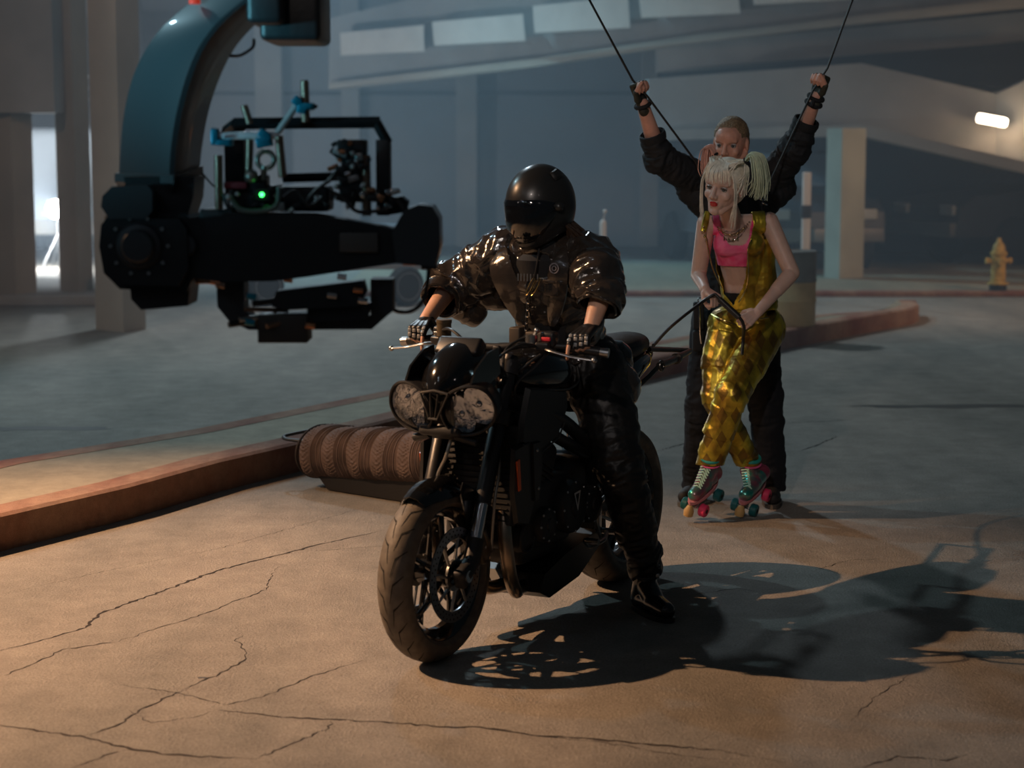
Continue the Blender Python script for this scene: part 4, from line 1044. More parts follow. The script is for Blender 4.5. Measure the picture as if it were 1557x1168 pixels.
# skirt of the coverall over the left thigh
O.cap(J['pel'] + lf_ * .10, J['pel'] + lf_ * .17 - V(0, 0, .10) - fw_ * .08, .10, .085); O.cap(J['pel'] + lf_ * .14 - fw_ * .10, J['pel'] + lf_ * .15 - fw_ * .12 - V(0, 0, .17), .07, .05)
me = O.mesh('jacket', .0055, 3)
fold(me, O.bones, .0150, 13, 1.9, 1.0, [J['eR'], J['eL'], J['sR'], J['sL'], J['wai']])
dR = (J['wR'] - J['eR']).normalized(); dL = (J['wL'] - J['eL']).normalized()
def keepj(p):
    if (p - cuR).dot(dR) > .012 and (p - cuR).length < .2: return False
    if (p - cuL).dot(dL) > .012 and (p - cuL).length < .2: return False
    return True
jk = finish(me, 'jacket', M_vinyl, rider, keep=keepj, origin=RO); solidify(jk, .004)
# turned-back cuffs
for c, d, r_, e in ((cuR, dR, .066, .0), (cuL, dL, .064, 0)):
    m = MB(); x, y, _ = frame_from(d); rings = []
    for t, rr in ((-.034, r_ + .008), (-.030, r_ + .013), (.010, r_ + .010), (.014, r_ + .004), (.008, r_ - .004), (-.02, r_ - .006)):
        rings.append([c + d * t + x * math.cos(a) * (rr + .003 * math.sin(5 * a)) + y * math.sin(a) * (rr + .003 * math.cos(4 * a)) - RO for a in [2 * PI * k / 30 for k in range(30)]])
    loft(m, rings, cap=False); m.build('sleeve_cuff', M_vinyl, rider)
# open lapels, dark shirt front, chest pack with straps, chain and pins
def on_chest(y, z, out=0.0):
    # a point on the front of the jacket, in bike-local terms
    t = (z - 1.0) / .38; x = -.075 + t * .135 - (y - .03) ** 2 * 2.2 + out; return W2((x + .03, y, z)) - RO
def strip(pts, w, th=.006):
    m = MB(); rings = []
    P_ = smooth_path(pts, 5)
    for i, p in enumerate(P_):
        d = (P_[min(i + 1, len(P_) - 1)] - P_[max(i - 1, 0)]).normalized(); n_ = fw_; sd = d.cross(n_).normalized(); ww = w[0] + (w[1] - w[0]) * math.sin(PI * i / (len(P_) - 1)) ** .8
        rings.append([p + sd * ww / 2, p + sd * ww / 2 + n_ * th, p + n_ * th * 1.8, p - sd * ww / 2 + n_ * th, p - sd * ww / 2])
    return loft(m, rings)
m = MB(); rings = []
for z, hw in ((1.00, .07), (1.10, .085), (1.20, .09), (1.27, .08), (1.315, .065), (1.335, .05)):
    rings.append([on_chest(.045 + hw * t, z, .030 - .02 * t * t - (.03 if z > 1.33 else 0)) for t in (-1, -.6, -.2, .2, .6, 1)])
vs = [p for r in rings for p in r]; m.add(vs + [p - fw_ * .02 for p in vs], [(i * 6 + j, i * 6 + j + 1, (i + 1) * 6 + j + 1, (i + 1) * 6 + j) for i in range(5) for j in range(5)], True); m.build('shirt', M_blk, rider)
strip([on_chest(-.13, 1.385, -.05), on_chest(-.09, 1.30, .035), on_chest(-.045, 1.19, .05), on_chest(-.01, 1.08, .05)], (.02, .095), .008).build('lapel', M_vinyl, rider)
strip([on_chest(.17, 1.385, -.05), on_chest(.15, 1.30, .03), on_chest(.13, 1.19, .045), on_chest(.10, 1.08, .05)], (.02, .08), .008).build('lapel', M_vinyl, rider)
m = MB(); m.tube(smooth_path([on_chest(.085, 1.36, .02), on_chest(.075, 1.28, .055), on_chest(.045, 1.20, .065), on_chest(.02, 1.12, .07), on_chest(.01, 1.05, .07)]), .0035, 6)
m.build('camera_strap', M_cable, rider)
M_brass = mat('brass_pin', (.55, .42, .18), .25, 1.0)
for dx, dz, a in ((.052, 1.225, .5), (.072, 1.225, .5)):
    c = on_chest(dx, dz, .068); m = MB(); R2 = basis(fw_, V(0, 0, 1)) @ Matrix.Rotation(-a, 3, 'X'); loop = [c + R2 @ V(0, .007 * math.cos(t), .036 * math.sin(t)) for t in [2 * PI * k / 20 for k in range(20)]]; m.tube(loop, .0014, 6, closed=True); m.build('safety_pin', M_brass, rider)
for k in range(14):
    c = on_chest(.035 - .0035 * k, 1.17 - .0125 * k, .072); R2 = basis(fw_, V(0, 0, 1)) @ Matrix.Rotation(PI / 2 * (k % 2), 3, 'Z'); m = MB(); m.tube([c + R2 @ V(0, .005 * math.cos(t), .0085 * math.sin(t)) for t in [2 * PI * q / 12 for q in range(12)]], .0017, 5, closed=True)
    m.build('chain_link', mat('dark_chain', (.12, .11, .10), .3, .9), rider)
for k in range(7):
    m = MB(); c = on_chest(-.005 + .013 * k, 1.255, .045); m.box(c, (.004, .0035, .026)); m.build('shirt_print_bar', mat('grey_print', (.16, .15, .14), .7), rider)
m = MB(); c = on_chest(.135, 1.29, .045); m.torus(c, .017, .0025, basis(fw_, V(0, 0, 1)) @ Matrix.Rotation(PI / 2, 3, 'Y'), 28, 6); m.torus(c, .008, .002, basis(fw_, V(0, 0, 1)) @ Matrix.Rotation(PI / 2, 3, 'Y'), 20, 6); m.build('round_patch', mat('patch_grey', (.20, .18, .20), .5), rider)
m = MB(); c = on_chest(.115, 1.215, .045); m.box(c, (.012, .06, .05), basis(fw_, V(0, 0, 1)), .004); m.box(c + V(0, 0, .026), (.02, .064, .014), basis(fw_, V(0, 0, 1)), .004); m.build('chest_pocket', M_vinyl, rider)
m = MB(); c = on_chest(-.035, 1.035, .07); RB = basis(fw_, V(0, 0, 1)); m.box(c, (.07, .045, .075), RB, .006); m.box(c - V(0, 0, .075), (.065, .045, .065), RB, .006); m.box(c + lf_ * .09 + V(0, 0, -.02), (.06, .10, .09), RB, .008); m.build('belt_pouch', mat('pouch_nylon', (.045, .035, .028), .6), rider)
# helmet
hc = J['head']; HR = basis(fw_ * 1 - lf_ * .30 + V(0, 0, -.30), V(0, 0, 1))
def HP(x, y, z): return hc + HR @ V(x, y, z) - RO
M_helm = mat('satin_black_helmet', (.018, .018, .018), .33, coat=.15)
def helmpt(az, el, off=0.0):
    # shell radius as a function of direction; az 0 = face
    ca, sa, ce, se = math.cos(az), math.sin(az), math.cos(el), math.sin(el)
    a, b, c = (.140 if ca > 0 else .134), .112, (.138 if se > 0 else .155)
    r = 1 / math.sqrt((ca * ce / a) ** 2 + (sa * ce / b) ** 2 + (se / c) ** 2)
    if se < 0: r *= 1 + .16 * max(0, ca) ** 2 * min(1, -se * 1.9)
    r += off
    return HP(r * ca * ce - .012, r * sa * ce, r * se - .0)
m = MB(); NA, NE = 64, 34; rings = []
for j in range(NE):
    el = PI / 2 - (PI / 2 + .92) * j / (NE - 1)
    rings.append([helmpt(2 * PI * k / NA, el if j else PI / 2 - .001) for k in range(NA)])
rings.append([helmpt(2 * PI * k / NA, -.95, -.015) for k in range(NA)]); rings.append([helmpt(2 * PI * k / NA, -.85, -.03) for k in range(NA)])
loft(m, rings); hel = m.build('helmet', M_helm, rider)
def patch(az0, az1, elf0, elf1, off, th, nm, M, par, n=30, k=12):
    m = MB(); o_ = []; i_ = []
    for a in range(n + 1):
        az = az0 + (az1 - az0) * a / n; e0, e1 = elf0(az), elf1(az)
        for b in range(k + 1):
            el = e0 + (e1 - e0) * b / k; edge = min(1, min(a, n - a, b * 2, (k - b) * 2) / 2.0)
            o_.append(helmpt(az, el, off * (.35 + .65 * edge))); i_.append(helmpt(az, el, -.002))
    q = len(o_); fs = []
    for a in range(n):
        for b in range(k): s0 = a * (k + 1) + b; fs += [(s0, s0 + 1, s0 + k + 2, s0 + k + 1)]
    return m.add(o_, fs, True).build(nm, M, par)
patch(-1.25, 1.25, lambda a: -.66 - .03 * math.cos(a) + .55 * abs(a / 1.25) ** 3, lambda a: .36 - .25 * abs(a / 1.25) ** 3, .006, .003, 'visor', mat('black_mirror_visor', (.004, .004, .005), .03, coat=1.0, spec=.9), hel)
patch(-.42, .42, lambda a: -.90, lambda a: -.70, .009, .003, 'chin_vent', M_helm, hel, 14, 5)
for s in (-1, 1):
    patch(s * 1.9 - .35, s * 1.9 + .35, lambda a: .72, lambda a: 1.0, .010, .003, 'top_vent', M_helm, hel, 12, 5)
    m = MB(); c = helmpt(s * 1.32, -.03, .004); n_ = (c - (hc - RO)).normalized(); m.ball(c, .018, None, 16); m.build('visor_pivot', M_helm, hel)
# dark hair below the helmet
m = MB(); rnd = random.Random(4)
for k in range(60):
    az = PI + rnd.uniform(-1.5, .6); p0 = helmpt(az, -.75, -.01); sd = lf_ * (.06 + rnd.uniform(-.07, .05)) - fw_ * .05
    pts = [p0, p0 + V(0, 0, -.05) + sd * .5 + V(rnd.uniform(-.01, .01), 0, 0), p0 + V(0, 0, -.10) + sd * .9 + lf_ * rnd.uniform(-.02, .02), p0 + V(0, 0, -.15 + rnd.uniform(-.03, .02)) + sd + lf_ * rnd.uniform(-.03, .03)]
    m.tube(smooth_path(pts, 4), [.006] * 9 + [.004] * 4, 6)
m.build('hair', mat('dark_brown_hair', (.03, .018, .012), .4, bump=.3, bscale=120), rider)
# ================================================================ skating woman
M_wskin = mat('fair_skin', (.66, .44, .36), .42, sss=.12, noise_amt=.04, nscale=30)
M_lip = mat('red_lipstick', (.42, .012, .02), .22, coat=.4)
M_pink = mat('hot_pink_fabric', (.92, .07, .24), .6, c2=(.98, .20, .38), nscale=22)
def gold_mat(name, diamonds):
    m = bpy.data.materials.new(name); m.use_nodes = True; nt = m.node_tree; L = nt.links; b = nt.nodes['Principled BSDF']
    b.inputs['Metallic'].default_value = .85; b.inputs['Roughness'].default_value = .36
    tc = nt.nodes.new('ShaderNodeTexCoord'); n = nt.nodes.new('ShaderNodeTexNoise'); n.inputs['Scale'].default_value = 9; n.inputs['Detail'].default_value = 5
    L.new(tc.outputs['Object'], n.inputs['Vector'])
    r = nt.nodes.new('ShaderNodeValToRGB'); r.color_ramp.elements[0].position = .40; r.color_ramp.elements[0].color = (.34, .22, .035, 1); r.color_ramp.elements[1].position = .62; r.color_ramp.elements[1].color = (.80, .60, .07, 1)
    L.new(n.outputs['Fac'], r.inputs['Fac']); last = r.outputs['Color']
    if diamonds:
        sp = nt.nodes.new('ShaderNodeSeparateXYZ'); L.new(tc.outputs['Object'], sp.inputs[0])
        def mth(op, a, v=None, bb=None):
            q = nt.nodes.new('ShaderNodeMath'); q.operation = op; L.new(a, q.inputs[0])
            if bb is not None: L.new(bb, q.inputs[1])
            elif v is not None: q.inputs[1].default_value = v
            return q.outputs[0]
        def tri(o, k, ph):   # triangle wave 0..1
            a = mth('MULTIPLY', o, k); a = mth('ADD', a, ph); a = mth('FRACT', a); a = mth('SUBTRACT', a, .5); return mth('ABSOLUTE', a)
        sm = mth('ADD', tri(sp.outputs[0], 16.0, .2), bb=tri(sp.outputs[2], 9.0, .0)); lt = mth('LESS_THAN', sm, .40)
        mx = nt.nodes.new('ShaderNodeMix'); mx.data_type = 'RGBA'; f = mth('MULTIPLY', lt, .75); L.new(f, mx.inputs[0]); L.new(last, mx.inputs[6]); mx.inputs[7].default_value = (.20, .105, .035, 1); last = mx.outputs[2]
    L.new(last, b.inputs['Base Color'])
    bn = nt.nodes.new('ShaderNodeTexNoise'); bn.inputs['Scale'].default_value = 26; bn.inputs['Detail'].default_value = 4; L.new(tc.outputs['Object'], bn.inputs['Vector'])
    bp_ = nt.nodes.new('ShaderNodeBump'); bp_.inputs['Strength'].default_value = .35; bp_.inputs['Distance'].default_value = .01; L.new(bn.outputs['Fac'], bp_.inputs['Height']); L.new(bp_.outputs['Normal'], b.inputs['Normal'])
    return m
M_gold = gold_mat('gold_lame_with_diamonds', True); M_vest = gold_mat('gold_vest_foil', False)
M_hair = mat('platinum_hair', (.84, .78, .66), .42, noise_amt=.12, nscale=60)
M_hairp = mat('pink_tinted_hair', (.72, .38, .30), .42, noise_amt=.12, nscale=60)
M_hairg = mat('mint_tinted_hair', (.55, .62, .45), .42, noise_amt=.12, nscale=60)
Wo = at(1105, 790, 8.72); WO = V(Wo.x, Wo.y, 0)
woman = empty('person', WO); tag(woman, 'blonde person with pigtails, pink top and gold trousers on roller skates', 'person')
K = dict(pel=at(1138, 470, 8.90), wai=at(1130, 420, 8.86), che=at(1120, 368, 8.76), neck=at(1114, 328, 8.70), head=at(1101, 285, 8.56),
         sR=at(1074, 340, 8.72), sL=at(1169, 337, 8.76), eR=at(1062, 418, 8.80), wR=at(1072, 440, 8.62), kR=at(1094, 456, 8.55),
         eL=at(1204, 415, 8.70), wL=at(1153, 474, 8.56), kL=at(1130, 492, 8.52),
         hR=at(1107, 497, 8.86), hL=at(1162, 499, 8.88), nR=at(1089, 603, 8.76), nL=at(1112, 602, 8.62), aR=at(1139, 712, 8.90), aL=at(1080, 710, 8.70))
def wb(inf=0.0, arms=True, headq=True):
    O = Org(inf)
    O.cap(K['pel'], K['wai'], .105, .092); O.cap(K['wai'], K['che'], .092, .100); O.cap(K['che'], K['neck'] - V(0, 0, .03), .085, .045)
    O.cap(K['sR'] + V(.012, 0, -.006), K['sL'] - V(.012, 0, .006), .044, .044); O.cap(K['che'] + V(-.055, -.06, -.008), K['che'] + V(.055, -.055, -.004), .052, .052); 
    O.cap(K['hR'], K['hL'], .088, .092)
    O.chain([K['hR'], K['nR'], K['aR']], [.080, .052, .036]); O.chain([K['hL'], K['nL'], K['aL']], [.084, .052, .036])
    if arms:
        O.chain([K['sR'], K['eR'], K['wR']], [.044, .036, .023]); O.chain([K['sL'], K['eL'], K['wL']], [.045, .037, .023])
        O.cap(K['eL'].lerp(K['wL'], .1), K['eL'].lerp(K['wL'], .45), .038, .033)
    if headq: O.cap(K['neck'] - V(0, 0, .03), K['head'] + V(0, .02, -.03), .047, .044)
    return O
O = wb()
HWR = basis(V(-.62, -1, -.16), V(.10, -.16, 1)); wf, wl, wu = HWR @ V(1, 0, 0), HWR @ V(0, 1, 0), HWR @ V(0, 0, 1)
HP_ = head(O, K['head'], HWR, 1.09, True)
# both hands round the strap
sd = (at(1128, 486, 8.50) - at(1085, 450, 8.52)).normalized()
tR = hand(O, K['wR'], K['wR'] + (K['kR'] - K['wR']).normalized() * .08, V(-.1, .25, -1), V(-.2, -1, .2), curl=(1.2, 1.35, .8), thumb_curl=.8, size=.88)
tL = hand(O, K['wL'], K['wL'] + (K['kL'] - K['wL']).normalized() * .08, V(-.3, .9, -.5), V(-.4, -.1, 1), curl=(1.0, 1.3, .8), thumb_curl=.8, size=.88)
me = O.mesh('woman_body', .0038, 2); sockets(me, HP_, 1.09)
lipc = HP_(.090, 0, -.0555); Ri = HWR.transposed()
def wreg(p):
    q = Ri @ (p - lipc)
    if (q.x / .030) ** 2 + (q.y / .0205) ** 2 + (q.z / .0115) ** 2 < 1 and q.x > -.008: return 1
    return 0
body = finish(me, 'body', [M_wskin, M_lip], woman, region=wreg, origin=WO); body.name = 'body'
eyes(woman, HP_, HWR, 1.09, WO, look=.15, lash=.0028)
m = MB()
for k, (a, b) in enumerate(((.2, .5), (.35, .2), (.5, .6), (.62, .35), (.7, .7))):
    c = K['eR'].lerp(K['wR'], a) + V(-.012 + .02 * b, -.034, .0) - WO; m.ball(c, (.006, .003, .005))
m.build('tattoo', mat('red_tattoo_ink', (.45, .10, .12), .5), woman)
# hair: cap, fringe, side strands and two high pigtails
rnd = random.Random(11)
HL = lambda x, y, z: HP_(x, y, z) - WO
O = Org(); O.ball(HP_(-.016, 0, .036), (.108, .088, .096), HWR); O.ball(HP_(-.04, 0, -.01), (.080, .084, .080), HWR)
me = O.mesh('hair', .004, 2)
def keephair(p):
    q = Ri @ (p - HP_(0, 0, 0)); return not (q.x > .052 and q.z < .055) and not (q.x > .01 and q.z < .01) and not q.z < -.065
hair = finish(me, 'hair', M_hair, woman, keep=keephair, origin=WO); solidify(hair, .004)
def strand(m, pts, r0, r1):
    P_ = smooth_path(pts, 4); n = len(P_); m.tube(P_, [r0 + (r1 - r0) * (i / (n - 1)) ** 1.5 for i in range(n)], 5)
m = MB()
for k in range(110):     # cap strands running back to each tail
    s = 1 if k % 2 else -1; t = rnd.uniform(-1, 1); y0_ = s * rnd.uniform(.0, .055)
    x0 = .082 * math.cos(t * .5) - .01 - .5 * abs(y0_)
    a = [HL(.078 - abs(y0_) * .55 - max(0, t) * .09, y0_, .092 - abs(y0_) * .25 + .026 * min(1, max(0, t) * 2)), HL(.03 - max(0, t) * .09, s * (.045 + rnd.uniform(0, .02)), .118 + rnd.uniform(-.006, .002)), HL(-.030, s * .064, .108 + rnd.uniform(-.008, .006))]
    if rnd.random() < .45: a = [HL(.045 - rnd.uniform(0, .10), s * .080, rnd.uniform(-.03, .05)), HL(.01 - rnd.uniform(0, .05), s * .085, .075), HL(-.03, s * .066, .108)]
    strand(m, a, .0028, .0022)
m.build('hair_strands', M_hair, hair)
m = MB()
for k in range(70):     # fringe
    t = rnd.uniform(-1, 1); y = .056 * t; lo = .034 + .010 * abs(t) + rnd.uniform(-.010, .010) - .02 * (abs(t) > .85)
    strand(m, [HL(.040, y * .55, .112), HL(.078, y * .8, .094), HL(.098 - .030 * t * t, y, .072), HL(.096 - .034 * t * t, y * 1.05, lo)], .0028, .0009)
for k in range(44):     # face-framing strands
    s = 1 if k % 2 else -1; q = rnd.uniform(0, 1); ln = -.10 - .05 * q if s < 0 else -.09 - .07 * q
    strand(m, [HL(.058, s * .052, .085), HL(.068 - .02 * q, s * .072, .035), HL(.060 - .03 * q, s * .077, -.03), HL(.048 - .02 * q + rnd.uniform(-.01, .01), s * (.068 + rnd.uniform(-.008, .012)), ln)], .0026, .0007)
m.build('fringe', M_hair, hair)
for s, M, ln, nm in ((-1, M_hairp, .095, 'pigtail'), (1, M_hairg, .165, 'pigtail')):
    m = MB(); b = HL(-.032, s * .066, .112); out = wl * s; gw = -V(0, 0, 1)
    for k in range(90):
        u, v = rnd.gauss(0, .010), rnd.gauss(0, .012); f = rnd.uniform(.7, 1.0)
        strand(m, [b + wf * u * .4, b + wu * (.034 + v * .5) + out * (.022) + wf * u, b + wu * .030 + out * ((.055 if s > 0 else .038) + v * .8) + wf * u * 2, b + gw * (.02 + ln * .35 * f) + out * ((.072 if s > 0 else .044) + v) + wf * (u * 2.6 - .012), b + gw * ln * f + out * ((.052 if s > 0 else .030) + v * 1.6) + wf * (u * 2.4 - .02)], .0036, .0010)
    p = m.build(nm, M, hair)
    m = MB(); m.torus(b + wu * .006 + out * .006, .014, .005, basis(out + wu, wf) @ Matrix.Rotation(PI / 2, 3, 'Y'), 18, 6); m.build('hair_tie', M_blk, p)
# pink crop top
che = K['che']; fwd = V(-.12, -1, 0).normalized()
def torso_z(px, py): return at(px, py, 8.75).z
zt, zb = torso_z(1110, 353), torso_z(1110, 405); zneck = torso_z(1110, 368)
O = Org(.006)
O.cap(K['wai'], K['che'], .094, .102); O.cap(K['che'], K['neck'] - V(0, 0, .03), .087, .045); O.cap(K['sR'] + V(.03, 0, -.006), K['sL'] - V(.03, 0, .006), .040, .040); O.cap(K['che'] + V(-.055, -.06, -.008), K['che'] + V(.055, -.055, -.004), .053, .053)
me = O.mesh('crop_top', .004, 3); fold(me, O.bones, .002, 30, 1.5, 5.0)
def keeptop(p):
    if p.z < zb: return False
    xm = p.x - K['che'].x; lim = zneck - .010 + .12 * (abs(xm + .012) / .074) ** 3.5
    if p.z > lim and abs(xm + .012) < .074: return False
    if abs(xm) > .118: return False
    return p.z < K['sL'].z + .036
top = finish(me, 'crop_top', M_pink, woman, keep=keeptop, origin=WO); solidify(top, .002)
# gold vest, open over the top
O = Org(.014)
O.cap(K['pel'], K['wai'], .108, .094); O.cap(K['wai'], K['che'], .096, .104); O.cap(K['che'], K['neck'] - V(0, 0, .03), .088, .045); O.cap(K['sR'] + V(.03, 0, -.006), K['sL'] - V(.03, 0, .006), .040, .040); O.cap(K['che'] + V(-.055, -.06, -.008), K['che'] + V(.055, -.055, -.004), .052, .052)
O.cap(at(1158, 372, 8.80), at(1158, 462, 8.84), .044, .062)
me = O.mesh('vest', .004, 3); fold(me, O.bones, .005, 24, 1.8, 7.0)
zw = at(1125, 462, 8.8).z
xl = [(345, 1073), (362, 1075), (400, 1082), (430, 1092), (450, 1106), (470, 1123), (500, 1140)]; xr = [(330, 1146), (345, 1147), (362, 1140), (378, 1136), (420, 1137), (440, 1133), (462, 1122), (500, 1116)]
def interp(tab, y):
    if y <= tab[0][0]: return tab[0][1]
    for (a, b), (c, d) in zip(tab[:-1], tab[1:]):
        if y <= c: return b + (d - b) * (y - a) / (c - a)
    return tab[-1][1]
tabL = [(-at(x, y, 8.65).z, at(x, y, 8.65).x) for y, x in xl]; tabR = [(-at(x, y, 8.65).z, at(x, y, 8.65).x) for y, x in xr]
def keepvest(p):
    if p.y < K['che'].y + .03 + (K['wai'].y - K['che'].y) * .5 and interp(tabL, -p.z) < p.x < interp(tabR, -p.z): return False
    if p.z < zw - .03: return False
    if p.z > K['neck'].z - .035 and abs(p.x - K['neck'].x) < .05: return False
    if p.z > K['che'].z + .015 and abs(p.x - K['che'].x) > .128: return False
    return p.z < K['sL'].z + .05
vest = finish(me, 'vest', M_vest, woman, keep=keepvest, origin=WO); solidify(vest, .003)
def onbody(px, py, Y): return at(px, py, Y) - WO
m = MB(); m.tube(smooth_path([onbody(1143, 365, 8.625), onbody(1137, 380, 8.60), onbody(1138, 415, 8.70), onbody(1134, 440, 8.73), onbody(1123, 460, 8.735)]), .003, 6); m.build('vest_zip', M_brass, vest)
m = MB(); m.tube(smooth_path([onbody(1073, 356, 8.64), onbody(1077, 380, 8.655), onbody(1085, 412, 8.72), onbody(1098, 438, 8.745)]), .003, 6); m.build('vest_zip', M_brass, vest)
for (a, b) in (((1076, 322, 8.70), (1069, 352, 8.655)),):
    m = MB(); p0, p1 = onbody(*a), onbody(*b); R_ = basis(V(-.2, -1, .1), V(0, 0, 1)); m.tube([p0, p0.lerp(p1, .5) + V(0, -.012, 0), p1], [.012, .015, .013], 10, flat=.35, up=V(0, -1, 0)); m.build('suspender', M_vest, woman)
m = MB()
for q in ((1070, 345), (1070, 352), (1071, 360)): m.ball(onbody(q[0], q[1], 8.645), .006)
m.build('buckle', M_brass, woman)
# black waistband, necklace
O = Org(.004); O.cap(K['pel'] + V(0, 0, .03), K['wai'] - V(0, 0, .03), .106, .098)
me = O.mesh('underwear_band', .005, 2); zz = at(1120, 445, 8.8).z; finish(me, 'waistband', M_blk, woman, keep=lambda p: zz - .10 < p.z < zz, origin=WO)
rnd = random.Random(2)
nb = K['neck'] - WO
for kx, (dip, n, rr, MM) in enumerate(((.060, 26, .0042, M_brass), (.085, 30, .0036, M_chrome), (.045, 22, .0045, M_chrome))):
    m = MB()
    for i in range(n):
        t = -1 + 2 * i / (n - 1); a = at(1112 + 27 * t, 336 + 28 * (1 - t * t) * dip / .085 + 2, 8.675 - .035 * (1 - t * t) + .03 * t * t) - WO
        m.torus(a, rr, .0012, Matrix.Rotation(rnd.uniform(0, 3), 3, 'X') @ Matrix.Rotation(rnd.uniform(0, 3), 3, 'Y'), 10, 5)
    if kx == 0:
        for t in (-.4, -.15, .1, .35): c = at(1112 + 27 * t, 362 - 6 * abs(t), 8.635) - WO; m.tube([c, c - V(0, 0, .016)], [.002, .004], 6)
    m.build('necklace', MM, woman)
# gold trousers
O = Org(.008)
O.cap(K['pel'] - V(0, 0, .01), K['pel'] + V(0, 0, .05), .108, .102); O.cap(K['hR'], K['hL'], .092, .096)
O.chain([K['hR'], K['hR'].lerp(K['nR'], .5) + V(-.012, 0, 0), K['nR'], K['nR'].lerp(K['aR'], .55), K['aR'] + V(0, 0, .02)], [.086, .076, .058, .054, .048])
O.chain([K['hL'], K['hL'].lerp(K['nL'], .5) + V(.005, 0, 0), K['nL'], K['nL'].lerp(K['aL'], .5) + V(-.006, 0, 0), K['aL'] + V(0, 0, .012)], [.094, .082, .064, .062, .054])
me = O.mesh('trousers', .0045, 3); fold(me, O.bones, .0068, 13, 1.7, 11.0, [K['nR'], K['nL'], K['aR'] + V(0, 0, .1), K['aL'] + V(0, 0, .08), K['hR']], 1.4)
za, zb2 = K['aR'].z + .012, K['aL'].z + .010
ztop = at(1138, 452, 8.85).z
tr = finish(me, 'trousers', M_gold, woman, keep=lambda p: p.z < ztop + .02 * 0 and (p.z > za if (p - K['aR']).length < (p - K['aL']).length else p.z > zb2), origin=WO); solidify(tr, .003)
m = MB()
for k in range(16):
    a = PI + PI * k / 15
m.tube(smooth_path([onbody(1082, 478, 8.80), onbody(1100, 487, 8.73), onbody(1120, 494, 8.74)]), .004, 6); m.tube(smooth_path([onbody(1155, 485, 8.74), onbody(1168, 483, 8.76)]), .004, 6); m.build('trouser_seam', M_brass, tr)

